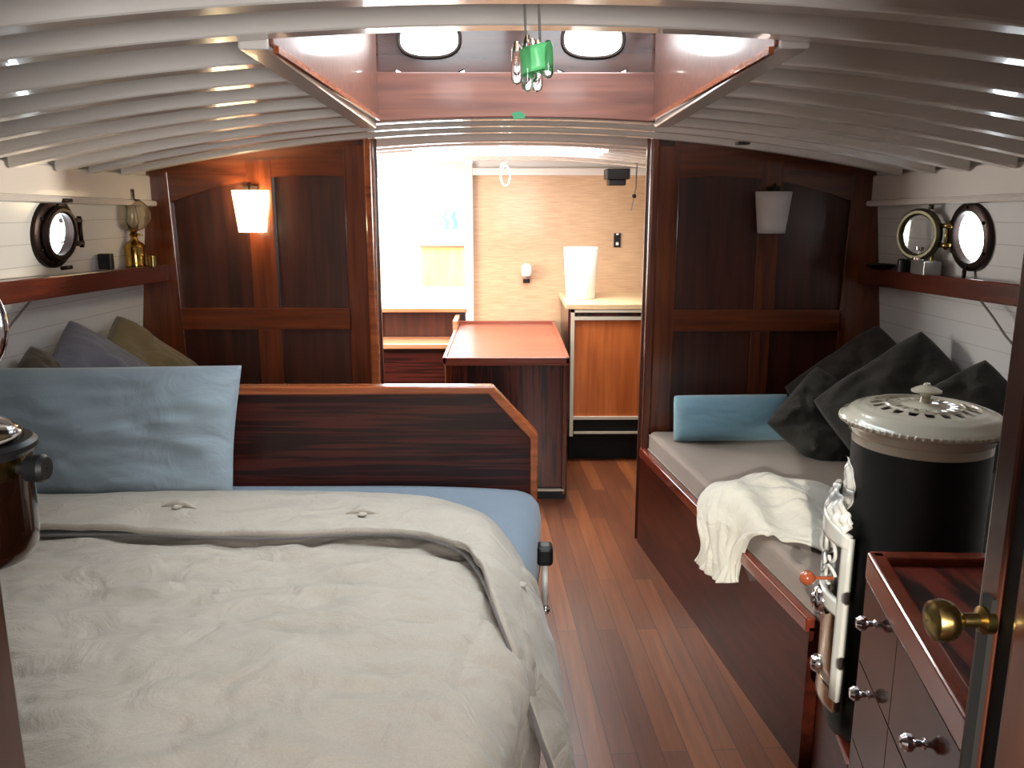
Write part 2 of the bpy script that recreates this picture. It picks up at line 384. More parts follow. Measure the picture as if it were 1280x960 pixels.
# header beams and carlins round the skylight
deck_beam(SKY0-.03, -half(1.59, 1.6)+CX+.03, CX+half(1.59, 1.6)-.03, .06, name='skylight_header', up=.09)
deck_beam(SKY1+.03, -half(2.96, 1.6)+CX+.03, CX+half(2.96, 1.6)-.03, .06, name='skylight_header', up=.09)
for xa, xb in ((SKX0-.055, SKX0), (SKX1, SKX1+.055)):
    mb = MB(); za = ceil_z(xa, SKY0)-.012; zb = ceil_z(xa, SKY1)-.012
    mb.hexa([(xa, SKY0, za), (xb, SKY0, za), (xb, SKY1, zb), (xa, SKY1, zb), (xa, SKY0, za+.09), (xb, SKY0, za+.09), (xb, SKY1, zb+.09), (xa, SKY1, zb+.09)])
    mb.build('carlin', 'white', ceiling, bevel=.004)

# skylight trunk (window_3): coaming boards, dark upper boards with oval ports, glazed roof
sky = empty('window_3', (CX, (SKY0+SKY1)/2, 1.8), kind='structure')
def face_map(p0, du, dv, nrm):
    p0, du, dv, nrm = map(Vector, (p0, du, dv, nrm))
    return lambda u, v, d=0: p0+du*u+dv*v+nrm*d
def oval_board(mb, f, L, h0, h1, ovals, th, ow=.095, oh=.052, n=28):
    """board 0..L by h0..h1 with stadium holes centred at (u, v)"""
    us = [0]
    for (u, v) in ovals: us += [u-ow-.02, u+ow+.02]
    us.append(L); cells = list(zip(us[:-1], us[1:]))
    for d in (0, th):
        for i, (a, b) in enumerate(cells):
            if i % 2 == 0: mb.add([f(a, h0, d), f(b, h0, d), f(b, h1, d), f(a, h1, d)], [(0, 1, 2, 3)])
        for (u, v) in ovals:
            ring = []; sq = []
            for i in range(n):
                t = 2*math.pi*i/n; c, s_ = math.cos(t), math.sin(t); e = 2.6
                q = (abs(c)**e+abs(s_)**e)**(-1/e)
                ring.append(f(u+ow*c*q, v+oh*s_*q, d))
                a = u-ow-.02; b = u+ow+.02
                k = min((ow+.02)/max(abs(c), 1e-6), ((h1-v) if s_ > 0 else (v-h0))/max(abs(s_), 1e-6))
                sq.append(f(u+k*c, v+k*s_, d))
            mb.add(ring+sq, [(i, (i+1) % n, n+(i+1) % n, n+i) for i in range(n)])
            if d == 0:
                r2 = [f(u+ow*math.cos(2*math.pi*i/n)*((abs(math.cos(2*math.pi*i/n))**2.6+abs(math.sin(2*math.pi*i/n))**2.6)**(-1/2.6)),
                        v+oh*math.sin(2*math.pi*i/n)*((abs(math.cos(2*math.pi*i/n))**2.6+abs(math.sin(2*math.pi*i/n))**2.6)**(-1/2.6)), th) for i in range(n)]
                mb.add(ring+r2, [(i, (i+1) % n, n+(i+1) % n, n+i) for i in range(n)])
    mb.add([f(0, h0, 0), f(L, h0, 0), f(L, h0, th), f(0, h0, th)], [(0, 1, 2, 3)])
    mb.add([f(0, h1, 0), f(L, h1, 0), f(L, h1, th), f(0, h1, th)], [(0, 1, 2, 3)])
def arch_bottom(y): return 1.79
W_ = SKX1-SKX0; LY = SKY1-SKY0
zc0, zc1, zc2 = 1.755, 1.925, 2.12
for yy, d in ((SKY1, 1), (SKY0, -1)):
    mb = MB(); fz = (lambda x: ceil_z(x, SKY1)+.003) if d > 0 else (lambda x: zc0+.08)
    mb.prism([(SKX0-.03+(W_+.06)*q/12, yy-d*.01, fz(SKX0-.03+(W_+.06)*q/12)) for q in range(13)]+[(SKX1+.03, yy-d*.01, zc1), (SKX0-.03, yy-d*.01, zc1)], (0, d*.009 if d > 0 else d*.03, 0)); mb.build('coaming_board', 'coam', sky, bevel=.004)
    mb = MB(); f = face_map((SKX0, yy+d*.012, zc1+.0005), (1, 0, 0), (0, 0, 1), (0, d, 0))
    oval_board(mb, f, W_, 0, zc2-zc1, [(W_/2-.285, .105), (W_/2+.255, .105)], .03); mb.build('port_board', 'coamdark', sky)
    for u in (W_/2-.285, W_/2+.255):
        mb = MB(); p = f(u, .105, .015); n = 30; ring = []
        for i in range(n):
            t = 2*math.pi*i/n; c, s_ = math.cos(t), math.sin(t); q = (abs(c)**2.6+abs(s_)**2.6)**(-1/2.6)
            ring.append(f(u+.1*c*q, .105+.058*s_*q, .028))
        mb.add(ring, [tuple(range(n))]); mb.build('port_pane', 'pane', sky, solid=.003)
        ring = [f(u+.102*math.cos(2*math.pi*i/n)*((abs(math.cos(2*math.pi*i/n))**2.6+abs(math.sin(2*math.pi*i/n))**2.6)**(-1/2.6)), .105+.059*math.sin(2*math.pi*i/n)*((abs(math.cos(2*math.pi*i/n))**2.6+abs(math.sin(2*math.pi*i/n))**2.6)**(-1/2.6)), -.003) for i in range(n)]
        MB().tube(ring, .006, 6, True).build('port_ring', 'bronze', sky)
for xx, d in ((SKX0, -1), (SKX1, 1)):
    mb = MB(); mb.box(min(xx-d*.008, xx+d*.03), max(xx-d*.008, xx+d*.03), SKY0+.008, SKY1-.008, zc0+.027, zc2); mb.build('side_coaming', 'coam', sky, bevel=.004)
    MB().box(xx-d*.012-.005, xx-d*.012+.005, SKY0+.01, SKY1-.01, zc0+.014, zc0+.027).build('coaming_trim', 'cap', sky)
mb = MB()
mb.box(SKX0-.05, SKX1+.05, SKY0-.05, SKY0+.05, zc2, zc2+.03).box(SKX0-.05, SKX1+.05, SKY1-.05, SKY1+.05, zc2, zc2+.03)
mb.box(SKX0-.05, SKX0+.05, SKY0, SKY1, zc2, zc2+.03).box(SKX1-.05, SKX1+.05, SKY0, SKY1, zc2, zc2+.03).box(CX-.03, CX+.05, SKY0, SKY1, zc2, zc2+.03)
mb.build('roof_frame', 'coam', sky)
for a, b in ((SKX0+.04, CX-.02), (CX+.04, SKX1-.04)):
    MB().box(a, b, SKY0+.04, SKY1-.04, zc2+.01, zc2+.016).build('roof_pane', 'pane', sky)

# ------------------------------------------------------------------ far bulkhead (wall_back) with frame and panels
OPL, OPR = -.545, .60
bk = empty('wall_back', (CX, YB, 0), kind='structure')
def bulk_board(xa, xb, y0, y1, z0, mat, name, off=0, ztop=None):
    n = 14; poly = []
    for i in range(n+1):
        x = xa+(xb-xa)*i/n; poly.append((x, y0, (ceil_z(x, YB)+off) if ztop is None else ztop(x)))
    poly += [(xb, y0, z0), (xa, y0, z0)]
    return MB().prism(poly, (0, y1-y0, 0)).build(name, mat, bk)
for (xa, xb) in ((-1.62, OPL+.01), (OPR-.01, 1.70)):
    bulk_board(xa, xb, YB+.012, YB+.03, 0, 'panel', 'panel_board', .045)
def arc_rail(xa, xb, h, name='top_rail'):
    n = 14; top = []; bot = []
    for i in range(n+1):
        x = xa+(xb-xa)*i/n; top.append((x, YB-.008, ceil_z(x, YB)+.045)); bot.append((x, YB-.008, ceil_z(x, YB)-h(x)))
    mb = MB(); fs = []
    vs = top+bot; d = Vector((0, .022, 0)); vs2 = [Vector(v)+d for v in vs]; m = n+1
    allv = [Vector(v) for v in vs]+vs2
    for i in range(n):
        fs += [(i, i+1, m+i+1, m+i), (2*m+i, 2*m+i+1, 3*m+i+1, 3*m+i), (m+i, m+i+1, 3*m+i+1, 3*m+i)]
    fs += [(0, m, 3*m, 2*m), (n, m+n, 3*m+n, 2*m+n)]
    mb.add(allv, fs).build(name, 'frame_h', bk)
def vboard(xa, xb, z0, z1, name, mat='frame', xa2=None, xb2=None):
    xa2 = xa if xa2 is None else xa2; xb2 = xb if xb2 is None else xb2
    y0, y1 = YB-.010, YB+.012
    MB().hexa([(xa2, y0, z0), (xb2, y0, z0), (xb2, y1, z0), (xa2, y1, z0), (xa, y0, z1), (xb, y0, z1), (xb, y1, z1), (xa, y1, z1)]).build(name, mat, bk, bevel=.003)
# left
arc_rail(-1.5, -.62, lambda x: .085+.05*abs((x+1.05)/.45)**2)
vboard(-1.62, -1.40, 0, 1.63, 'stile', 'frame', -1.62, -1.36)
vboard(-.67, -.565, 0, 1.74, 'stile')
vboard(-1.075, -.97, 1.064, 1.68, 'muntin'); vboard(-1.065, -.965, 0, .971, 'muntin')
vboard(-1.39, -.66, .97, 1.065, 'mid_rail', 'frame_h')
# right
arc_rail(.70, 1.55, lambda x: .085+.05*abs((x-1.13)/.45)**2)
vboard(.62, .725, 0, 1.735, 'stile')
vboard(1.065, 1.155, 1.054, 1.68, 'muntin'); vboard(1.06, 1.145, 0, .961, 'muntin')
vboard(.72, 1.45, .96, 1.055, 'mid_rail', 'frame_h')
vboard(1.45, 1.68, 0, 1.62, 'stile', 'frame', 1.42, 1.68)
# door posts (rounded)
for x, s in ((OPL, -1), (OPR, 1)):
    MB().box(min(x, x+s*.04), max(x, x+s*.04), YB-.022, YB+.05, 0, ceil_z(x, YB)+.03).build('door_post', 'cap' if s < 0 else 'frame', bk, bevel=.012, seg=4)

# ------------------------------------------------------------------ galley beyond
gw = empty('wall_galley', (0, Y1, 0), kind='structure')
DX0, DX1 = -.82, -.255
MB().box(DX1+.045, 1.5, Y1, Y1+.03, 0, 1.69).build('laminate_board', 'laminate', gw)
MB().box(DX1+.045, 1.5, Y1-.002, Y1+.03, 1.69, 1.84).build('upper_board', 'white', gw)
MB().box(-1.7, DX0, Y1, Y1+.03, 0, 1.82).build('white_board', 'white', gw)
MB().box(DX0, DX1+.02, Y1+.001, Y1+.03, 0, .82).build('riser_board', 'panel', gw)
MB().box(DX1-.005, DX1+.05, Y1-.03, Y1+.05, .6, 1.75).build('door_jamb', 'white', gw, bevel=.004)
MB().box(DX0-.04, DX0+.012, Y1-.03, Y1+.05, .6, 1.75).build('door_jamb', 'white', gw, bevel=.004)
MB().box(DX0, DX1, Y1-.03, Y1+.03, 1.66, 1.8).build('door_head', 'white', gw)
MB().box(DX1+.05, 1.6, Y1-.03, Y1, 1.675, 1.72).build('ceiling_trim', 'white', gw, bevel=.004)
# wheelhouse
wh = empty('wall_wheelhouse', (-.5, 7.1, .84), kind='structure')
MB().box(-1.7, .6, Y1+.03, 7.4, .80, .835).build('sole_board', 'white', wh)
MB().box(-1.7, .6, 7.4, 7.43, .8, 1.14).build('window_wall', 'white', wh)
MB().box(.55, .6, Y1+.05, 7.4, .84, 2.3).build('side_wall', 'white', wh)
MB().box(-1.75, -1.7, Y1+.05, 7.4, .84, 2.3).build('side_wall', 'white', wh)
for x in (-1.7, -.95, -.28, .5): MB().box(x-.02, x+.03, 7.39, 7.43, 1.14, 2.3).build('window_post', 'white', wh)
MB().box(-.69, -.1, 6.95, 6.99, .835, 1.155).build('bench_front', 'yellow', wh)
MB().box(-.70, -.1, 6.93, 7.39, 1.15, 1.17).build('bench_top', 'redtop', wh)
# steps
st = tag(empty('companion_steps', (-.56, 5.2, 0)), 'wooden steps with pale treads up to the bright doorway in the galley', 'steps')
MB().box(DX0-.01, DX1+.0, Y1-.05, Y1+.25, .815, .842).build('sill', 'tread', st, bevel=.004)
MB().box(DX0-.01, -.32, 5.14, Y1-.001, .62, .65).build('tread', 'tread', st, bevel=.004)
MB().box(DX0, -.32, 5.17, 5.19, 0, .62).build('riser', 'head', st)
MB().box(-.325, -.295, 5.12, 5.44, .0, .80).build('side_post', 'tread', st, bevel=.004)
# blue item beyond
tag(MB().grid(lambda u, v: Vector((-.50+.14*u+.01*math.sin(v*9), 6.90+.02*math.sin(u*12), 1.30+.16*v)), 12, 12).build('hanging_cloth', 'blue', solid=.01), 'small pale blue cloth hanging in the bright wheelhouse doorway', 'cloth')
tag(MB().tube([(-.43, 6.90, 1.455), (-.43, 6.94, 1.7), (-.43, 6.96, 2.3)], .004).build('hanging_line', 'greycord'), 'thin line holding up the blue cloth in the wheelhouse', 'line')

# island cabinet
isl = tag(empty('island_cabinet', (0, 4.75, 0)), 'dark ribbed mahogany cabinet with polished red-brown top standing in the galley', 'cabinet')
MB().box(-.275, .295, 4.16, Y1-.02, .06, .71).build('body', 'ribbed', isl)
MB().box(-.305, -.27, 4.14, 4.18, .02, .72).build('corner_post', 'frame', isl, bevel=.006)
MB().box(.285, .315, 4.14, 4.18, .02, .72).build('corner_post', 'frame', isl, bevel=.006)
MB().box(-.31, .315, 4.12, Y1-.01, .71, .742).build('top', 'redtop', isl, bevel=.004)
mb = MB().box(-.315, .32, 4.115, 4.135, .72, .752).box(-.315, -.295, 4.115, Y1-.01, .72, .752).box(.30, .32, 4.115, Y1-.01, .72, .752).box(-.315, .32, Y1-.035, Y1-.01, .72, .757)
mb.build('edge_rim', 'redtop', isl, bevel=.004)
MB().box(-.27, .31, 4.15, Y1-.03, 0, .06).build('toe_kick', 'black', isl)
MB().box(.12, .30, 4.135, 4.16, .045, .055).build('kick_strip', 'alu', isl)

# galley counter
gc = tag(empty('galley_counter', (.9, 5.1, 0)), 'orange-brown galley counter with pale edge trims and beige worktop beside the island', 'counter')
MB().box(.36, 1.38, 4.80, Y1-.005, .16, .91).build('carcass', 'ribbed', gc)
MB().box(.345, 1.38, 4.78, Y1-.002, .91, .94).build('worktop', 'counter', gc, bevel=.004)
MB().box(.395, 1.3, 4.785, 4.80, .28, .85).build('door', 'orange', gc)
mb = MB().box(.375, .395, 4.775, 4.80, .16, .905).box(.375, 1.3, 4.775, 4.80, .893, .905).box(.395, 1.3, 4.772, 4.80, .85, .868).box(.395, 1.3, 4.772, 4.80, .262, .28)
mb.build('edge_trim', 'alu', gc)
MB().box(.36, 1.3, 4.79, 4.80, .16, .262).build('toe_gap_shade', 'void', gc)  # black strip on the carcass painting in the shade of the toe gap
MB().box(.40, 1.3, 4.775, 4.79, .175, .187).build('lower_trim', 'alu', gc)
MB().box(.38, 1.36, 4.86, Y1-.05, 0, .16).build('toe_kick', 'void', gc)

tag(MB().lathe([(.001, 0), (.085, 0), (.088, .005), (.105, .30), (.102, .305), (.022, .305), (.022, .29), (.001, .29)], (.455, 5.10, .941), n=32).build('paper_roll', 'paper'), 'tall white paper roll standing on the beige galley worktop', 'paper roll')
# sockets
def socket(name, x, z, label, bulb):
    o = tag(empty(name, (x, Y1, z)), label, 'socket')
    MB().box(x-.022, x+.022, Y1-.008, Y1, z-.045, z+.045).build('plate', 'black', o, bevel=.003)
    if bulb:
        MB().lathe([(.001, 0), (.03, 0), (.034, .03), (.03, .06), (.018, .075), (.001, .078)], (x, Y1-.04, z+.005), n=20).build('plug_lamp', 'plastic', o)
        MB().lathe([(.001, -.02), (.02, -.02), (.026, 0), (.001, 0)], (x, Y1-.04, z+.005), n=20).build('lamp_base', 'silver', o)
    else:
        MB().box(x-.008, x+.008, Y1-.014, Y1-.006, z-.03, z-.012).build('switch', 'plastic', o)
        MB().box(x-.008, x+.008, Y1-.014, Y1-.006, z+.034, z+.044).build('switch', 'plastic', o)
socket('wall_socket', .135, 1.045, 'black wall socket with a white plug-in lamp above the island cabinet', True)
socket('wall_socket', .715, 1.272, 'small black wall switch plate on the beige galley panel above the worktop', False)
tag(MB().box(.585, .72, 4.98, 5.14, 1.64, 1.70).box(.60, .70, 5.0, 5.12, 1.605, 1.64).build('ceiling_speaker', 'black', bevel=.006), 'black ceiling box fitting near the galley bulkhead corner', 'fitting')
cd = tag(empty('pull_cord', (.77, 5.1, 1.46)), 'dark pull cord with a bead hanging at the right of the galley opening', 'cord')
MB().tube([(.775, 5.1, 1.735), (.773, 5.1, 1.6), (.762, 5.1, 1.54), (.748, 5.1, 1.46)], .0035).build('cord', 'greycord', cd)
MB().sphere((.764, 5.1, 1.545), .013).build('bead', 'bronze', cd)
lp = tag(empty('hanging_loop', (.0, 4.9, 1.6)), 'white cord loop hanging from a ceiling hook in the galley', 'loop')
MB().tube([(.0+.026*math.cos(a), 4.9, 1.655+.055*math.sin(a)) for a in [2*math.pi*i/24 for i in range(24)]], .005, 8, True).build('loop', 'rope', lp)
MB().tube([(-.03, 4.9, 1.68), (-.02, 4.9, 1.72), (.01, 4.9, 1.73)], .006).build('hook', 'alu', lp)

# ------------------------------------------------------------------ shelves
def shelf(side, ztop, label, front_far):
    o = tag(empty('wall_shelf', (wx(side, 2.5, 1.2), 2.5, ztop-.06)), label, 'shelf')
    ya, yb_ = 1.0, YB-.012
    def fx(y): return CX+side*(front_far+.08*(YB-y))
    mb = MB()
    for (d0, d1, z0, z1, nm, mt) in ((0, .018, -.066, .004, 'fascia', 'fascia'), (.018, None, -.02, 0, 'shelf_board', 'fascia')):
        p = []
        for zz in (z0, z1):
            for y, dd in ((ya, 0), (yb_, 0), (yb_, 1), (ya, 1)):
                x = fx(y)+side*d0 if dd == 0 else (fx(y)+side*d1 if d1 else wx(side, y, 1.2)-side*.012)
                p.append((x, y, ztop+zz+sheer(y)))
        MB().hexa(p).build(nm, mt, o, bevel=.004)
    return o
shelf(-1, 1.247, 'red-brown mahogany shelf along the left white planked wall above the blue pillow', 1.45)
shelf(1, 1.233, 'red-brown mahogany shelf along the right white planked wall above the settee', 1.475)

# ------------------------------------------------------------------ portholes
def porthole(side, z, open_ring):
    y = 2.95; x = wx(side, y, z)-side*.006
    o = empty('porthole', (x, y, z-.12), )
    tag(o, 'closed round dark bronze porthole in the left white wall' if side < 0 else 'round dark bronze porthole with its glazed ring swung open in the right wall', 'porthole')
    # local frame: n pointing into the cabin, following wall tilt
    dy = Vector((wx(side, y+.1, z)-wx(side, y-.1, z), .2, 0)).normalized(); dz = Vector((wx(side, y, z+.1)-wx(side, y, z-.1), 0, .2)).normalized()
    nn = dy.cross(dz).normalized()
    if nn.x*side > 0: nn = -nn
    m = Matrix((dy, dz, nn)).transposed()
    MB().lathe([(.088, -.008), (.088, .014), (.091, .02), (.108, .02), (.118, .014), (.12, 0), (.12, -.004)], (x, y, z), m).build('flange', 'bronze', o)
    for i in range(6):
        a = R(30+60*i); MB().sphere(Vector((x, y, z))+m @ Vector((.103*math.cos(a), .103*math.sin(a), .02)), .007).build('bolt', 'bronze', o)
    def ring(c, mm, name, mat):
        rg = MB().lathe([(.072, -.006), (.072, .012), (.078, .018), (.088, .018), (.096, .01), (.096, -.006), (.072, -.006)], c, mm).build(name, mat, o)
        MB().lathe([(.0001, .002), (.075, .002), (.075, .006), (.0001, .006)], c, mm).build('pane', 'pane', o)
    c = Vector((x, y, z))
    if not open_ring:
        ring(c+nn*.024, m, 'glazed_ring', 'bronze')
        hy = .118
        for dzv in (-.04, .04): MB().box(x-.02, x+.045, y+.09, y+.135, z+dzv-.009, z+dzv+.009).build('hinge_lug', 'bronze', o, bevel=.004)
        MB().tube([(x+.035, y+.128, z-.055), (x+.035, y+.128, z+.055)], .008).build('hinge_pin', 'bronze', o)
        for dzv in (.115, -.115): 
            p = c+m @ Vector((.01, dzv, .045)); MB().tube([p-dy*.025, p+dy*.03], .007).build('wing_nut', 'bronze', o)
    else:
        h = Vector((x-.03, y+.115, z))
        ph = R(24); d1 = Vector((-math.sin(ph), math.cos(ph), 0)); n2 = Vector((-math.cos(ph), -math.sin(ph), 0))
        m2 = Matrix((d1, Vector((0, 0, 1)), n2)).transposed()
        ring(h+d1*.118, m2, 'glazed_ring', 'bronze2')
        for dzv in (-.035, .035): MB().tube([h+Vector((0, -.03, dzv)), h+d1*.03+Vector((0, 0, dzv))], .009).build('hinge_lug', 'oldbrass', o)
        MB().tube([h+Vector((0, 0, -.05)), h+Vector((0, 0, .05))], .0075).build('hinge_pin', 'oldbrass', o)
        p = h+d1*.118+m2 @ Vector((-.04, .092, 0)); MB().tube([p, p+Vector((0, 0, .018))], .01).build('clamp_lug', 'bronze2', o)
        p = c+m @ Vector((0, -.12, .03)); MB().tube([p+Vector((0, 0, .01)), p-Vector((0, 0, .03))], .007).build('wing_nut', 'bronze', o)
porthole(-1, 1.402, False); porthole(1, 1.388, True)

# ------------------------------------------------------------------ wall sconces
def sconce(x, z, lit, label):
    y = YB-.012
    o = tag(empty('wall_sconce', (x, y, z)), label, 'wall lamp')
    h = .17
    def f(u, v):
        a = math.pi*(u); rx = .056+.019*v; ry = .055+.02*v
        return Vector((x-rx*math.cos(a), y-.012-ry*math.sin(a), z+h*v))
    MB().grid(f, 28, 6).build('lamp_shade', 'shade_on' if lit else 'shade_off', o, solid=.003)
    MB().box(x-.03, x+.03, y-.01, y+.002, z+.03, z+.19).build('back_plate', 'bronze', o, bevel=.003)
    MB().tube([(x, y, z+.19), (x, y-.03, z+.20), (x, y-.035, z+.14)], .005).build('arm', 'bronze', o)
    if lit:
        MB().sphere((x, y-.04, z+.10), .018).build('bulb', 'bulb', o)
        l = bpy.data.lights.new('sconce_glow', 'POINT'); l.energy = 4.2; l.color = (1, .80, .48); l.shadow_soft_size = .02
        lo = bpy.data.objects.new('sconce_glow', l); COL.objects.link(lo); lo.location = (x, y-.045, z+.13)
        l = bpy.data.lights.new('sconce_glow', 'POINT'); l.energy = .9; l.color = (1, .78, .45); l.shadow_soft_size = .03
        lo = bpy.data.objects.new('sconce_glow', l); COL.objects.link(lo); lo.location = (x, y-.115, z+.02)
sconce(-1.055, 1.385, True, 'lit tapered wall lamp glowing warm yellow on the left mahogany bulkhead')
sconce(1.115, 1.38, False, 'unlit white tapered wall lamp on the right mahogany bulkhead')

# ------------------------------------------------------------------ oil lamp on the left shelf
lx, ly, lz = -1.495, 3.44, 1.252
ol = tag(empty('oil_lamp', (lx, ly, lz)), 'brass oil lamp with etched glass globe at the far end of the left shelf', 'oil lamp')
MB().lathe([(.001, 0), (.042, 0), (.044, .006), (.042, .012), (.042, .07), (.044, .08), (.030, .095), (.016, .105), (.012, .118), (.018, .126), (.012, .136), (.02, .146), (.03, .15), (.001, .152)], (lx, ly, lz)).build('base', 'brass', ol)
MB().lathe([(.026, .145), (.05, .158), (.066, .185), (.07, .21), (.062, .238), (.042, .258), (.033, .262)], (lx, ly, lz)).build('globe', 'frost', ol, solid=.002)
MB().lathe([(.034, .258), (.036, .262), (.034, .266)], (lx, ly, lz)).build('collar', 'bronze', ol)
MB().lathe([(.016, .15), (.024, .18), (.018, .22), (.016, .305)], (lx, ly, lz)).build('chimney', 'glass', ol, solid=.0015)
MB().tube([(lx+.018, ly-.01, lz+.128), (lx+.04, ly-.015, lz+.128)], .004).build('wick_knob', 'brass', ol)
tag(MB().lathe([(.001, 0), (.017, 0), (.017, .045), (.001, .046)], (lx+.072, ly-.01, lz+.0), n=20).build('small_cup', 'oldbrass'), 'small brass cup beside the oil lamp on the left shelf', 'cup')
bx = MB().box(-1.545, -1.495, 3.22, 3.25, 1.256, 1.315); tag(bx.build('card_box', 'black', bevel=.003), 'small black box on the left shelf between porthole and oil lamp', 'box')

# items on the right shelf
bx_ = 1.575
o = tag(empty('lamp_burner', (1.56, 3.16, 1.245)), 'small brass and silver spirit burner on a pale box on the right shelf', 'burner')
MB().box(1.535, 1.60, 3.09, 3.19, 1.243, 1.295).build('box_body', 'silver', o, bevel=.003)
MB().lathe([(.001, .052), (.03, .052), (.028, .062), (.012, .07), (.010, .085), (.02, .09), (.02, .1), (.001, .102)], (1.555, 3.17, 1.243), n=24).build('burner_head', 'chrome', o)
MB().lathe([(.001, .0), (.006, .0), (.006, .05), (.012, .055), (.001, .06)], (1.575, 3.12, 1.295), n=16).build('valve', 'oldbrass', o)
tag(MB().lathe([(.001, 0), (.024, 0), (.024, .045), (.02, .05), (.001, .05)], (1.545, 3.27, 1.242), n=24).build('dark_tin', 'black'), 'small dark tin behind the burner on the right shelf', 'tin')
tag(MB().lathe([(.001, .004), (.03, 0), (.055, .012), (.06, .022), (.054, .018), (.001, .008)], (1.53, 3.44, 1.238), n=24).build('shallow_dish', 'bronze'), 'dark shallow dish in the far corner of the right shelf', 'dish')

# wires
tag(MB().tube([(-1.56, 2.78, 1.195), (-1.575, 2.66, 1.12), (-1.59, 2.52, 1.03), (-1.6, 2.4, .92)], .0035).build('cable', 'greycord'), 'thin grey cable below the left shelf at the wall', 'cable')
tag(MB().tube([(1.60, 2.82, 1.185), (1.615, 2.75, 1.13), (1.62, 2.68, 1.08), (1.635, 2.6, 1.03)], .004).build('cable', 'greycord'), 'thin grey cable below the right shelf at the wall', 'cable')

# ------------------------------------------------------------------ bed
def xm(y): return .0+(y-1.4)*.1
bed = tag(empty('bed', (-.8, 1.7, 0)), 'wide built-in berth with a dark mahogany headboard and chamfered corner', 'bed')
HY = 2.585
hb = [(-1.66, 0), (-.045, 0)]
poly = [(-1.66, HY, .45), (-1.66, HY, .925), (-.05, HY, .925), (.085, HY, .775), (.085, HY, .45)]
MB().prism(poly, (0, .03, 0)).build('headboard', 'head', bed)
capp = [(-1.66, .94), (-.042, .94), (.102, .783), (.102, .02)]
inn = [(-1.66, .914), (-.055, .914), (.078, .768), (.078, .02)]
vs = []; 
for (a, b) in zip(capp, inn):
    vs += [(a[0], HY-.012, a[1]), (a[0], HY+.04, a[1]), (b[0], HY+.04, b[1]), (b[0], HY-.012, b[1])]
fs = [(i*4+j, i*4+(j+1) % 4, (i+1)*4+(j+1) % 4, (i+1)*4+j) for i in range(3) for j in range(4)]+[(0, 1, 2, 3), (12, 13, 14, 15)]
MB().add(vs, fs).build('headboard_cap', 'cap', bed, bevel=.006, seg=3)
MB().hexa([(-1.72, .98, 0), (xm(.98)-.01, .98, 0), (xm(HY)-.02, HY, 0), (-1.6, HY, 0), (-1.72, .98, .42), (xm(.98)-.01, .98, .42), (xm(HY)-.02, HY, .42), (-1.6, HY, .42)]).build('base', 'settee', bed, bevel=.004)
# mattress with the blue sheet
def mattress(u, v):
    # v: across from hull to the right side and down, u: along y
    y = 1.0+(HY-.015-1.0)*u
    xr = xm(y)+.0; L = xr+1.68; tot = L+.18; s = tot*v
    yr = max(0, (y-(HY-.015-.07))/.07); ry = -.045*(1-math.sqrt(max(0, 1-min(yr, 1)**2))) if yr > 0 else 0
    r = .05
    crown = -.02*max(0, (s-(L-.5))/.5)**2 if s < L else -.02
    ry -= .04*min(1, max(0, (2.25-y)/.25)); xr -= .05*min(1, max(0, (1.9-y)/.7))
    if s < L-r: x, z = -1.68+s, .628+crown
    elif s < L-r+r*math.pi/2:
        a = (s-(L-r))/r; x, z = xr-r+r*math.sin(a), .608-r+r*math.cos(a)
    else: x, z = xr, .608-r-(s-(L-r+r*math.pi/2))
    cr = max(0, (y-2.36)/.21)
    x -= .03*cr**3 if s > L-.12 else 0
    return Vector((x, y, z+ry))
MB().grid(mattress, 40, 80).build('fitted_sheet', 'sheet', bed, solid=.01)
MB().box(-1.68, -.03, 1.02, HY-.03, .42, .56).build('mattress_core', 'sheet', bed)
# catch on the bed side
ct = tag(empty('bed_catch', (.115, 2.27, .3)), 'white rod with black grip and shining ball on the berth side by the blue sheet', 'catch')
MB().box(.088, .135, 2.235, 2.29, .485, .545).build('grip', 'black', ct, bevel=.012, seg=3)
MB().tube([(.112, 2.25, .49), (.112, 2.235, .37)], .009).build('rod', 'plastic', ct)
MB().sphere((.114, 2.232, .355), .013).build('ball', 'chrome', ct)

def wr(x, y, s=1.0, seed=0):
    a = noise.noise(Vector((x*2.2+seed, y*4.5, .3)))*.020
    b = noise.noise(Vector((x*6+seed, y*13+x*3, 1.7)))*.009+abs(noise.noise(Vector((x*7+y*4, y*20-x*5, 6+seed))))*.006
    c = abs(noise.noise(Vector((x*3+y*6+seed, y*9-x*2, 4.1))))*.018
    d = noise.noise(Vector((x*26, y*38, seed)))*.003
    return (a+b-c+d)*s
duv = tag(empty('duvet', (-.8, 1.6, .6)), 'crumpled greige linen duvet with a folded-back buttoned flap spread over the berth', 'duvet')
def body(u, v):
    t_ = min(1, max(0, (v*2.15-1.25)/.45)); y = .99+(1.31-.36*t_*t_)*u
    xr = xm(y)+.03-.05*max(0, (1.62-y)/.6); L = xr+1.69; tot = L+.42; s = tot*v; r = .11
    puff = .026*math.sin(math.pi*min(1, max(0, (y-.9)/1.55)))**.5
    w_ = wr(s-1.69, y)
    if s < L-r:
        x = -1.69+s; z = .645+puff-.03*max(0, (s-(L-.45))/.45)**2+w_*1.2
    else:
        zt = .615+puff
        if s < L-r+r*math.pi/2: a = (s-(L-r))/r; x = xr-r+(r+w_)*math.sin(a); z = zt-r+(r+w_)*math.cos(a)
        else:
            d = s-(L-r+r*math.pi/2); x = xr+w_*1.5-.03*(d/.3)+.012*math.sin(y*26+d*4)*(d/.2); z = zt-r-d
    return Vector((x, y, z))
MB().grid(body, 150, 190).build('cover', 'duvet', duv, solid=.012, off=-1)
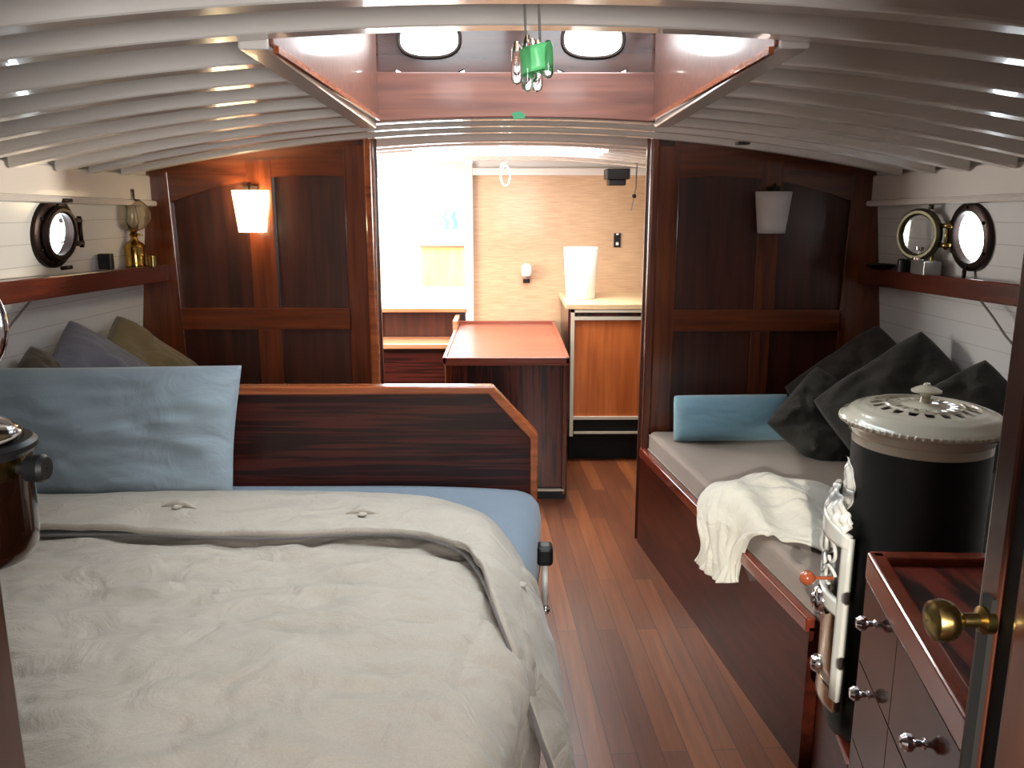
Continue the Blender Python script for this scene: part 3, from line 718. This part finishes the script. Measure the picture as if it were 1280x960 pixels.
# folded-back flap: ruled between its lip line and its outer edge, thick rounded lip
def cr(P, t):
    n = len(P)-1; f = min(max(t, 0), 1)*n; i = min(int(f), n-1); f -= i
    p0, p1, p2, p3 = P[max(i-1, 0)], P[i], P[i+1], P[min(i+2, n)]
    return .5*((2*p1)+(p2-p0)*f+(2*p0-5*p1+4*p2-p3)*f*f+(3*p1-p0-3*p2+p3)*f**3)
V = Vector
lip = [V(p) for p in [(-1.70, 2.03, .695), (-1.3, 2.00, .702), (-1.0, 1.99, .706), (-.6, 1.96, .708), (-.28, 1.97, .712), (-.13, 1.89, .712), (-.065, 1.77, .707), (-.020, 1.62, .692), (.020, 1.535, .63), (.052, 1.515, .545), (.082, 1.50, .46), (.108, 1.50, .38), (.13, 1.52, .27)]]
outer = [V(p) for p in [(-1.70, 2.42, .640), (-1.3, 2.43, .642), (-1.0, 2.44, .642), (-.6, 2.44, .642), (-.28, 2.40, .640), (-.14, 2.33, .636), (-.05, 2.25, .630), (.012, 2.14, .60), (.055, 2.05, .56), (.095, 1.93, .50), (.118, 1.84, .42), (.128, 1.75, .33), (.136, 1.68, .22)]]
def flap(u, v):
    a, b = cr(lip, u), cr(outer, u); p = a.lerp(b, v)
    bul = math.sin(math.pi*v)
    side = min(1, max(0, (u-.5)/.25))
    p.z += bul*(.034*(1-side)+.02*side)*(1-.0*v); p.x += bul*.022*side
    k = (wr(p.x, p.y, .9, 5)+noise.noise(V((p.x*9, p.y*9, p.z*14)))*.006)*(1-.6*v)
    p.z += k*(1-side*.5); p.x += k*side
    if v < .06: p.z += .004
    return p
MB().grid(flap, 140, 36).build('folded_flap', 'duvet', duv, solid=.016, off=-1)
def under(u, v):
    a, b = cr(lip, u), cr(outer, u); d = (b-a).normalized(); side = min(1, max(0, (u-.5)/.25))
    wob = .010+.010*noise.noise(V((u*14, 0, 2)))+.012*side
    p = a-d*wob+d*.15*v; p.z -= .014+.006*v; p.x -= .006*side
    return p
MB().grid(under, 140, 6).build('flap_shaded_fold', 'under', duv, solid=.006, off=-1)  # second fold of the linen, coloured dark as lip shadow
def on_flap(uu, vv): return flap(uu, vv)
for uu, vv in ((.195, .28), (.305, .22), (.64, .42)):
    p = on_flap(uu, vv)+V((0, 0, .004)); MB().sphere(p, .012, (1, 1, .35), 16).build('button', 'duvet', duv)
    if uu > .5: continue
    b = MB().tube([p+V((-.05, .006, -.006)), p+V((-.02, .012, .003)), p+V((0, .016, .004)), p+V((.022, .010, .003)), p+V((.05, .002, -.006))], [.002, .007, .010, .007, .002]); b.build('button_pleat', 'duvet', duv)

# generic soft pillow
def pillow(name, c, right, up, w_, h_, T, mat, label, cat='cushion', group=None, seed=0, seam=True, pull=.05, wrk=.014, n=44, sag=0, rnd=.08, skew=0):
    c = V(c); right = V(right).normalized(); up = V(up); up = (up-right*up.dot(right)).normalized(); nn = right.cross(up)
    mb = MB()
    def f(sgn):
        def g(u, v):
            a, b = u*2-1, v*2-1
            e = (max(0, 1-abs(a)**3.2)*max(0, 1-abs(b)**3.2))**.55
            q = 1-rnd*(abs(a)*abs(b))**3; px = (a*(1-pull*(1-b*b))+skew*b)*q; py = b*(1-pull*(1-a*a))*q
            th = T/2*e
            k = noise.noise(V((a*1.7+seed, b*1.7, sgn*2)))*wrk*1.5*e+noise.noise(V((a*5+seed, b*5+sgn*3, 9)))*wrk*.6*e
            rad = abs(noise.noise(V((math.atan2(b, a)*3+seed, sgn, 3))))*wrk*1.2*(abs(a*b)**.5)*e
            return c+right*(px*w_/2)+up*(py*h_/2-sag*(1-a*a)*(b+1)/2)+nn*(sgn*th+k-sgn*rad)
        return g
    mb.grid(f(1), n, n); mb.grid(f(-1), n, n)
    ring = []
    o = mb.build(name, mat, weld=True)
    return tag(o, label, cat, group)

def peak(name, P, e1, e2, s1, s2, T, mat, label, **k):
    e1 = V(e1).normalized(); e2 = V(e2); e2 = (e2-e1*e2.dot(e1)).normalized()
    return pillow(name, V(P)+e1*s1*.49+e2*s2*.49, e1, -e2, s1, s2, T, mat, label, **k)
# big blue pillow leaning on the headboard
pillow('pillow', (-1.345, 2.465, .812), (1, -.05, .015), (.18, .16, 1), 1.10, .43, .17, 'pillow', 'large pale blue pillow leaning against the headboard at the left', 'pillow', seed=3, pull=.035, wrk=.024, n=90, sag=.0, rnd=.02, skew=.035)
# locker behind the headboard carrying the left cushions
bl = tag(empty('settee', (-1.1, 3.1, 0)), 'left settee hidden behind the headboard carrying three cushions', 'settee')
MB().hexa([(-1.64, HY+.05, 0), (-.75, HY+.05, 0), (-.70, YB-.03, 0), (-1.57, YB-.03, 0), (-1.64, HY+.05, .44), (-.75, HY+.05, .44), (-.70, YB-.03, .44), (-1.57, YB-.03, .44)]).build('base', 'settee', bl)
MB().hexa([(-1.62, HY+.05, .44), (-.77, HY+.05, .44), (-.72, YB-.03, .44), (-1.55, YB-.03, .44), (-1.62, HY+.05, .54), (-.77, HY+.05, .54), (-.72, YB-.03, .54), (-1.55, YB-.03, .54)]).build('seat_cushion', 'seat', bl, bevel=.02)
peak('cushion', (-1.535, 3.30, 1.085), (.6, .42, -.62), (.16, -.85, -.5), .46, .46, .13, 'olive', 'olive green cushion leaning on the left wall nearest the bulkhead', seed=1)
peak('cushion', (-1.555, 2.98, 1.11), (.6, .42, -.62), (.16, -.85, -.5), .44, .46, .13, 'slate', 'slate grey cushion on the left wall between the olive and brown ones', seed=2)
peak('cushion', (-1.565, 2.74, 1.055), (.55, .42, -.66), (.16, -.60, -.6), .34, .30, .12, 'brown', 'dark brown cushion tip farthest left behind the blue pillow', seed=4)

# ------------------------------------------------------------------ right settee
def sx(y): return .60+.19*(3.55-y)/1.55      # front plane
se = tag(empty('settee', (1.1, 2.8, 0)), 'mahogany settee with taupe seat cushion along the right wall', 'settee')
MB().hexa([(sx(2.0), 2.0, 0), (1.6, 2.0, 0), (1.57, YB-.02, 0), (sx(YB-.02), YB-.02, 0), (sx(2.0), 2.0, .42), (1.6, 2.0, .42), (1.57, YB-.02, .42), (sx(YB-.02), YB-.02, .42)]).build('base', 'settee', se)
MB().hexa([(sx(2.0)-.008, 2.0, .405), (sx(2.0)+.02, 2.0, .405), (sx(YB-.03)+.02, YB-.03, .405), (sx(YB-.03)-.008, YB-.03, .405), (sx(2.0)-.008, 2.0, .447), (sx(2.0)+.02, 2.0, .447), (sx(YB-.03)+.02, YB-.03, .447), (sx(YB-.03)-.008, YB-.03, .447)]).build('front_rail', 'cabrim', se, bevel=.006, seg=3)
MB().hexa([(sx(2.0)+.028, 1.96, .42), (1.62, 1.96, .42), (1.58, YB-.03, .42), (sx(YB-.03)+.028, YB-.03, .42), (sx(2.0)+.028, 1.96, .525), (1.62, 1.96, .525), (1.58, YB-.03, .525), (sx(YB-.03)+.028, YB-.03, .525)]).build('seat_cushion', 'seat', se, bevel=.028, seg=5)
for zz in (.445, .508): MB().tube([(sx(y)+.026+(.004 if zz > .5 else 0), y, zz) for y in (1.98, 2.5, 3.0, YB-.05)], .0035, 6).build('piping', 'seat', se)
pillow('bolster', (.94, 3.40, .625), (1, .0, .01), (0, .12, 1), .49, .20, .17, 'bolster', 'small light blue oblong cushion standing on the settee by the bulkhead', 'cushion', seed=8, pull=.03, wrk=.005, n=40, rnd=.04)
pillow('cushion', (1.27, 3.22, .655), (.62, -.3, -.50), (.42, .25, .62), .36, .34, .16, 'char', 'dark olive slumped cushion lying right beside the light blue oblong cushion', seed=11, wrk=.026)
peak('cushion', (1.53, 3.42, 1.03), (-.72, .06, -.55), (.05, -.62, -.75), .48, .46, .15, 'char2', 'charcoal brown cushion leaning in the far corner under the right shelf', seed=12, wrk=.026)
peak('cushion', (1.565, 3.12, 1.05), (-.72, .10, -.55), (.05, -.62, -.75), .50, .48, .15, 'char', 'tall pointed charcoal cushion right of the brown one against the wall', seed=13, wrk=.026)
peak('cushion', (1.60, 2.74, 1.01), (-.74, .10, -.50), (.05, -.62, -.75), .48, .46, .15, 'char', 'charcoal cushion on the right wall directly behind the stove lid', seed=14, wrk=.026)

# white cloth lying on the seat and hanging over its edge
rows = [
 [(.615, 2.63, .345), (.635, 2.55, .335), (.665, 2.47, .34), (.70, 2.43, .36)],
 [(.63, 2.60, .43), (.655, 2.55, .42), (.685, 2.50, .43), (.715, 2.44, .44)],
 [(.62, 2.66, .50), (.66, 2.58, .52), (.70, 2.50, .52), (.735, 2.41, .515)],
 [(.67, 2.73, .565), (.71, 2.62, .60), (.75, 2.50, .595), (.765, 2.36, .54)],
 [(.76, 2.80, .56), (.80, 2.68, .61), (.83, 2.50, .575), (.80, 2.32, .545)],
 [(.90, 2.83, .575), (.90, 2.70, .60), (.90, 2.48, .60), (.87, 2.25, .545)],
 [(1.04, 2.80, .55), (1.03, 2.65, .59), (1.00, 2.45, .57), (.96, 2.18, .545)],
 [(1.18, 2.76, .535), (1.16, 2.6, .54), (1.10, 2.4, .54), (1.05, 2.14, .535)],
]
rows = [[V(p)+V((.012, -.015, -.008)) for p in r] for r in rows]
def clothf(u, v):
    cols = [cr(r, v) for r in rows]; p = cr(cols, u)
    e = noise.noise(V((u*5, v*3.5, 1)))*.022+abs(noise.noise(V((u*4+v*7, v*8-u*3, 5))))*.03-.008
    up = min(1, max(0, (u-.25)/.2))
    q = V((p.x-(1-up)*e*.8, p.y+noise.noise(V((u*7, v*4, 8)))*.02, p.z+up*max(e, -.004)))
    if up >= .9: q.z = max(q.z, .532)
    return q
tag(MB().grid(clothf, 90, 60).build('throw_cloth', 'cloth', solid=.005), 'crumpled cream cloth lying on the settee seat and hanging over its front edge', 'cloth')

# ------------------------------------------------------------------ stove on its plinth
SX, SY, SZ = .912, 1.77, .292
pl = tag(empty('stove_plinth', (1.1, 1.8, 0)), 'low mahogany platform under the round stove beside the settee end', 'platform')
MB().hexa([(.755, 1.62, 0), (1.7, 1.55, 0), (1.65, 1.94, 0), (.815, 1.975, 0), (.755, 1.62, .285), (1.7, 1.55, .285), (1.65, 1.94, .285), (.815, 1.975, .285)]).build('body', 'settee', pl)
MB().hexa([(.748, 1.62, .285), (1.7, 1.55, .285), (1.65, 1.94, .285), (.808, 1.98, .285), (.748, 1.62, .30), (1.7, 1.55, .30), (1.65, 1.94, .30), (.808, 1.98, .30)]).build('top_edge', 'cabrim', pl, bevel=.005)
sv = tag(empty('stove', (SX, SY, SZ)), 'round black stove with ornate cream enamel lid and pierced door front', 'stove')
MB().lathe([(.001, .0), (.15, 0), (.155, .02), (.142, .04), (.142, .69), (.14, .70), (.001, .70)], (SX, SY, SZ), n=56).build('body', 'iron', sv)
LZ = SZ+.695
# lid
pr = [(.001, -.005), (.138, -.005), (.143, .0), (.143, .018), (.150, .024), (.154, .034), (.160, .040), (.170, .046), (.172, .054), (.166, .062), (.155, .066), (.150, .073), (.140, .077), (.132, .077), (.125, .082), (.118, .082)]
MB().lathe(pr, (SX, SY, LZ), n=64).build('lid_rim', 'enamel', sv)
# pierced centre plate: rings and petals, with open slots between
mb = MB(); mb.lathe([(.119, .070), (.119, .082), (.110, .083), (.108, .078), (.108, .070)], (SX, SY, LZ), n=64)
mb.lathe([(.001, .079), (.05, .079), (.052, .084), (.045, .088), (.02, .092), (.001, .092)], (SX, SY, LZ), n=48)
for i in range(18):
    a = 2*math.pi*i/18; c_, s_ = math.cos(a), math.sin(a)
    pts = []
    for (r_, w__, z_) in ((.046, .008, .086), (.06, .0045, .087), (.074, .0095, .086), (.086, .0045, .084), (.098, .0095, .081), (.111, .012, .079)):
        pts.append((r_, w__, z_))
    vs = []
    for r_, w__, z_ in pts:
        for sgn in (-1, 1): vs.append((SX+r_*c_-sgn*w__*s_, SY+r_*s_+sgn*w__*c_, LZ+z_))
    n_ = len(pts); lo = [(x, y, z-.004) for x, y, z in vs]
    fs = [(2*i_, 2*i_+1, 2*i_+3, 2*i_+2) for i_ in range(n_-1)]+[(2*n_+2*i_, 2*n_+2*i_+1, 2*n_+2*i_+3, 2*n_+2*i_+2) for i_ in range(n_-1)]
    fs += [(2*i_, 2*i_+2, 2*n_+2*i_+2, 2*n_+2*i_) for i_ in range(n_-1)]+[(2*i_+1, 2*i_+3, 2*n_+2*i_+3, 2*n_+2*i_+1) for i_ in range(n_-1)]
    mb.add(vs+lo, fs)
mb.lathe([(.076, .083), (.078, .088), (.081, .083)], (SX, SY, LZ), n=48)
mb.build('pierced_plate', 'enamel', sv)
MB().lathe([(.001, .066), (.112, .066)], (SX, SY, LZ), n=40).build('plate_backing', 'iron', sv)
MB().lathe([(.001, .085), (.016, .088), (.011, .094), (.010, .106), (.015, .112), (.031, .115), (.031, .119), (.020, .125), (.008, .129), (.006, .134), (.001, .135)], (SX, SY, LZ), n=32).build('lid_knob', 'enamel', sv)
mb = MB()
for i in range(72):
    a = 2*math.pi*i/72; mb.sphere((SX+.168*math.cos(a), SY+.168*math.sin(a), LZ+.051), .0062, (1, 1, 1), 8)
mb.build('beaded_edge', 'enamel', sv)
MB().tube([(SX+.155, SY-.03, LZ+.035), (SX+.185, SY-.038, LZ+.04), (SX+.20, SY-.042, LZ+.036)], [.016, .011, .006]).build('lid_lug', 'enamel', sv)
# front of the stove faces the aisle
FA = 158
def cyl(a, r, z): return V((SX+r*math.cos(R(a)), SY+r*math.sin(R(a)), z))
def medallion(u, v):
    rr_ = v; t = 2*math.pi*u
    s_ = .058*rr_*math.sin(t)*(1.08 if math.sin(t) > 0 else 1); w__ = .058*rr_*math.cos(t)
    rel = .004+.004*math.cos(rr_*11)+.0025*math.sin(t*9)*math.sin(rr_*6)
    return cyl(FA+6+math.degrees(w__/.145), .142+max(rel, 0), .878+s_)
MB().grid(medallion, 54, 14).build('medallion', 'greyenamel', sv, solid=.003)
# door: curved enamel frame with pierced scrolls over it
def curved(a0, a1, z0, z1, r, name, mat, th=.006, n=16, zf=None):
    def g(u, v):
        a = a0+(a1-a0)*u; zz = z0+(z1-z0)*v
        if zf: zz += zf(u)*v
        return cyl(a, r, zz)
    return MB().grid(g, n, 6).build(name, mat, sv, solid=th)
curved(FA-40, FA+40, .36, .42, .165, 'door_lower', 'nickel', .02)
curved(FA-40, FA+40, .42, .62, .168, 'door_panel', 'nickel', .014)
curved(FA-46, FA-38, .40, .79, .178, 'door_frame', 'greyenamel', .014, 4)
curved(FA+38, FA+46, .40, .79, .178, 'door_frame', 'greyenamel', .014, 4)
curved(FA-20, FA-12, .60, .79, .182, 'door_frame', 'greyenamel', .012, 4)
curved(FA-44, FA+44, .60, .635, .178, 'door_rail', 'greyenamel', .014)
curved(FA-44, FA+44, .765, .795, .18, 'door_rail', 'greyenamel', .016, zf=lambda u: .02*math.sin(math.pi*u))
curved(FA-38, FA+38, .63, .77, .150, 'door_mesh', 'iron', .004)
mb = MB()
for s0 in (-30, -4, 20):
    for (zc, fl) in ((.665, 1), (.725, -1)):
        pts = []
        for i in range(22):
            t = i/21; an = t*4.6*fl+(.5 if fl > 0 else 2.2); rd = .036*(1-.72*t)
            pts.append(cyl(FA+s0+math.degrees(rd*math.cos(an)/.17), .176, zc+rd*math.sin(an)))
        mb.tube(pts, .0045, 7)
mb.build('scrollwork', 'greyenamel', sv)
# crown above the door
def crown(u, v):
    a = FA-40+80*u; base = .795+.02*math.sin(math.pi*u); hh = .018+.042*math.sin(math.pi*u)+.006*abs(math.sin(u*18))
    return cyl(a, .182-.02*v+.006*math.sin(u*40)*math.sin(v*9), base+hh*v)
MB().grid(crown, 60, 8).build('door_crown', 'greyenamel', sv, solid=.006)
def disc(a, r0, z, prof, name, mat):
    n_ = V((math.cos(R(a)), math.sin(R(a)), 0)); t = V((-n_.y, n_.x, 0)); m = Matrix((t, V((0, 0, 1)), n_)).transposed()
    return MB().lathe(prof, cyl(a, r0, z), m, 24).build(name, mat, sv)
disc(FA+12, .185, .60, [(.001, .018), (.012, .018), (.016, .012), (.022, .014), (.030, .010), (.033, .004), (.034, -.004)], 'air_rosette', 'chrome')
disc(FA+20, .185, .665, [(.004, -.02), (.004, .02), (.010, .024), (.017, .034), (.017, .044), (.010, .054), (.001, .057)], 'wood_knob', 'knobwood')
disc(FA+8, .18, .43, [(.001, .012), (.016, .01), (.022, .0), (.022, -.01)], 'lower_rosette', 'chrome')
# flue pipe behind
MB().tube([(SX+.10, SY+.10, .90), (SX+.20, SY+.16, .91), (SX+.30, SY+.20, .94), (SX+.36, SY+.22, 1.02), (SX+.38, SY+.23, 1.2), (SX+.50, SY+.23, 1.68)][:3], .062, 24).build('flue_pipe', 'iron', sv)
MB().tube([(SX+.29, SY+.20, .935), (SX+.33, SY+.21, .93), (SX+.36, SY+.22, .86), (SX+.36, SY+.22, .30)], .06, 24).build('flue_elbow', 'iron', sv)

# ------------------------------------------------------------------ cabinet in the right foreground
cb = tag(empty('drawer_cabinet', (.95, 1.2, 0)), 'glossy mahogany drawer cabinet with raised rim in the right foreground', 'cabinet')
FL, NL, NR, FR = V((.695, 1.50, 0)), V((.575, .84, 0)), V((1.35, .72, 0)), V((1.40, 1.47, 0))
CT = .845
def quadbox(mb, pts, z0, z1): mb.hexa([(p.x, p.y, z0) for p in pts]+[(p.x, p.y, z1) for p in pts]); return mb
quadbox(MB(), [NL, NR, FR, FL], 0, CT-.035).build('carcass', 'cabside', cb)
quadbox(MB(), [NL, NR, FR, FL], CT-.035, CT-.012).build('top', 'cabtop', cb)
def strip(a, b, w_, z0, z1, name='rim', mat='cabrim', inn=None, bev=.006):
    d = (b-a).normalized(); n_ = V((d.y, -d.x, 0)); 
    quadbox(MB(), [a-n_*.004, b-n_*.004, b+n_*w_, a+n_*w_], z0, z1).build(name, mat, cb, bevel=bev, seg=3)
strip(NL, FL, .028, CT-.05, CT+.005)
strip(FL, FR, .028, CT-.05, CT+.005)
strip(FR, NR, .028, CT-.05, CT+.005)
d = (FL-NL).normalized(); nrm = V((-d.y, d.x, 0))
def face_pt(t, z, o=0): return NL+(FL-NL)*t+nrm*o+V((0, 0, z))
for (t0, t1) in ((.03, .657), (.660, .985)):
    for (z0, z1) in ((.629, .794), (.46, .626), (.25, .457)):
        kx = {True: .60, False: .80}[t0 < .5]
        kt = .40 if t0 < .5 else .86
        dr = MB()
        p = [face_pt(t0, z0, -.0005), face_pt(t1, z0, -.0005), face_pt(t1, z0, .002), face_pt(t0, z0, .002)]
        q = [v_+V((0, 0, z1-z0)) for v_ in p]; dr.hexa(p+q)
        do = dr.build('drawer', 'cabside', cb, bevel=.0008)
        m = Matrix((d, V((0, 0, 1)), nrm)).transposed()
        zk = .715 if t0 < .5 else ((z0+z1)/2+.035 if z0 > .6 else (z0+z1)/2+.06)
        if t0 < .5 and z0 < .6: zk = (z0+z1)/2
        MB().lathe([(.001, .034), (.009, .033), (.014, .026), (.013, .018), (.006, .012), (.005, .004), (.009, .001), (.009, -.002)], face_pt(kt, zk, .002), m, 16).build('knob', 'chrome', do)
quadbox(MB(), [NL+V((-.012, 0, 0)), NL, FL, FL+V((-.012, 0, 0))], .0, .05).build('plinth_strip', 'settee', cb)

# ------------------------------------------------------------------ near bulkhead, doorway, door with knob
nb = empty('wall_front', (0, .62, 0), kind='structure')
MB().box(-2.0, -.49, .66, .69, 0, 1.80).build('left_board', 'jamb', nb)
MB().box(-.515, -.487, .64, .76, 0, 1.17).build('left_post', 'jamb', nb, bevel=.006)
MB().box(.455, 2.0, .55, .58, 0, 1.80).build('right_board', 'jamb', nb)
MB().box(.40, .46, .42, .61, 0, 1.80).build('right_jamb', 'jamb', nb, bevel=.008, seg=3)
dr = tag(empty('sliding_door', (.45, .66, 0)), 'brown wooden door edge with brass knob at the right edge of the view', 'door')
MB().box(.412, .50, .645, .675, 0.02, 1.76).build('door_leaf', 'jamb', dr, bevel=.004)
MB().box(.416, .50, .612, .645, .84, 1.76).build('edge_gap_shade', 'void', dr)  # black block standing in for the shade inside the door gap
MB().box(.413, .46, .612, .645, 0.02, .84).build('edge_filler', 'jamb', dr, bevel=.003)
MB().box(.408, .413, .648, .662, .99, 1.175).build('latch_plate', 'void', dr)
m = Matrix(((0, 1, 0), (0, 0, 1), (-1, 0, 0))).transposed()
MB().lathe([(.012, -.004), (.012, .004), (.0065, .007), (.006, .020), (.010, .024), (.0165, .030), (.0185, .038), (.0165, .046), (.009, .050), (.001, .0505)], (.409, .655, 1.153), m, 28).build('door_knob', 'oldbrass', dr)

# ------------------------------------------------------------------ brass lantern and chrome fitting at the left edge
LX, LY = -.529, .80
la = tag(empty('brass_lantern', (LX, LY, 1.13)), 'dark copper and brass lantern with glass dome at the left edge of view', 'lantern')
MB().lathe([(.001, 1.14), (.03, 1.142), (.045, 1.15), (.051, 1.162), (.053, 1.18), (.053, 1.238), (.001, 1.238)], (LX, LY, 0), n=48).build('tank', 'copper', la)
MB().lathe([(.050, 1.236), (.054, 1.238), (.054, 1.258), (.050, 1.262)], (LX, LY, 0), n=48).build('brass_band', 'oldbrass', la)
MB().lathe([(.046, 1.258), (.056, 1.258), (.060, 1.263), (.060, 1.268), (.056, 1.272), (.046, 1.272)], (LX, LY, 0), n=48).build('black_ring', 'black', la)
MB().lathe([(.048, 1.27), (.046, 1.279), (.036, 1.288), (.018, 1.294), (.001, 1.295)], (LX, LY, 0), n=48).build('glass_dome', 'glass', la, solid=.002)
MB().lathe([(.001, 1.264), (.040, 1.264), (.040, 1.27), (.022, 1.272), (.018, 1.280), (.001, 1.283)], (LX, LY, 0), n=32).build('burner', 'brass', la)
m = Matrix(((0, 1, 0), (0, 0, 1), (1, 0, 0))).transposed()
MB().lathe([(.006, 0), (.006, .008), (.013, .010), (.014, .024), (.011, .028), (.001, .028)], (LX+.052, LY-.01, 1.247), m, 24).build('knob', 'black', la)
MB().box(LX-.01, LX+.01, .68, LY-.04, 1.15, 1.17).build('bracket', 'oldbrass', la)
cf = tag(empty('round_mirror', (-.492, .755, 1.36)), 'chrome rimmed round glass fitting cut off by the left edge of the view', 'mirror')
m = Matrix(((1, 0, 0), (0, 0, 1), (0, -1, 0))).transposed()
MB().tube([(-.507+.056*math.cos(a), .75, 1.395+.056*math.sin(a)) for a in [2*math.pi*i/40 for i in range(40)]], .005, 10, True).build('chrome_rim', 'chrome', cf)
MB().lathe([(.0001, 0), (.055, 0)], (-.507, .752, 1.395), m, 32).build('mirror_glass', 'glass', cf, solid=.003)
MB().tube([(-.535, .69, 1.395), (-.535, .75, 1.395)], .006).build('mount', 'chrome', cf)

# ------------------------------------------------------------------ things on the deckhead
hg = tag(empty('hanging_ornament', (.045, 1.37, 1.66)), 'bundle of clear glass tubes with green wrapping hanging from the ceiling beam', 'ornament')
for x in (.030, .052): MB().tube([(x, 1.385, 1.80), (x+.002, 1.38, 1.745)], .0022, 6).build('cord', 'greycord', hg)
for (x, z0, z1, y) in ((.018, 1.682, 1.745, 1.38), (.034, 1.670, 1.752, 1.366), (.050, 1.672, 1.748, 1.385), (.066, 1.69, 1.745, 1.37), (.042, 1.685, 1.752, 1.392)):
    MB().lathe([(.001, 0), (.006, .002), (.0085, .008), (.0085, .5*(z1-z0)), (.0075, .85*(z1-z0)), (.004, z1-z0), (.001, z1-z0)], (x, y, z0), n=16).build('glass_tube', 'glass', hg)
def wrap(u, v):
    a = 2*math.pi*u; k = 1+.06*math.sin(5*a+v*4)
    return V((.046+.0225*math.cos(a)*k, 1.378+.019*math.sin(a)*k, 1.700+.038*v+.006*math.cos(a)))
MB().grid(wrap, 32, 6).build('green_wrap', 'greenglass', hg, solid=.0015)
tag(MB().add([(-.0+x, SKY1+.0-.045, z) for x, z in ((.02, 1.792), (.05, 1.797), (.068, 1.785), (.06, 1.772), (.045, 1.775), (.03, 1.77))], [(0, 1, 2, 3, 4, 5)]).build('beam_tag', 'greentag', solid=.004), 'small green tag on the edge of the beam below the skylight', 'tag')
tag(MB().box(.86, .905, 3.21, 3.26, 1.715, 1.726).build('deckhead_fitting', 'black', bevel=.003), 'tiny black fitting under the ceiling beam above the right bulkhead', 'fitting')
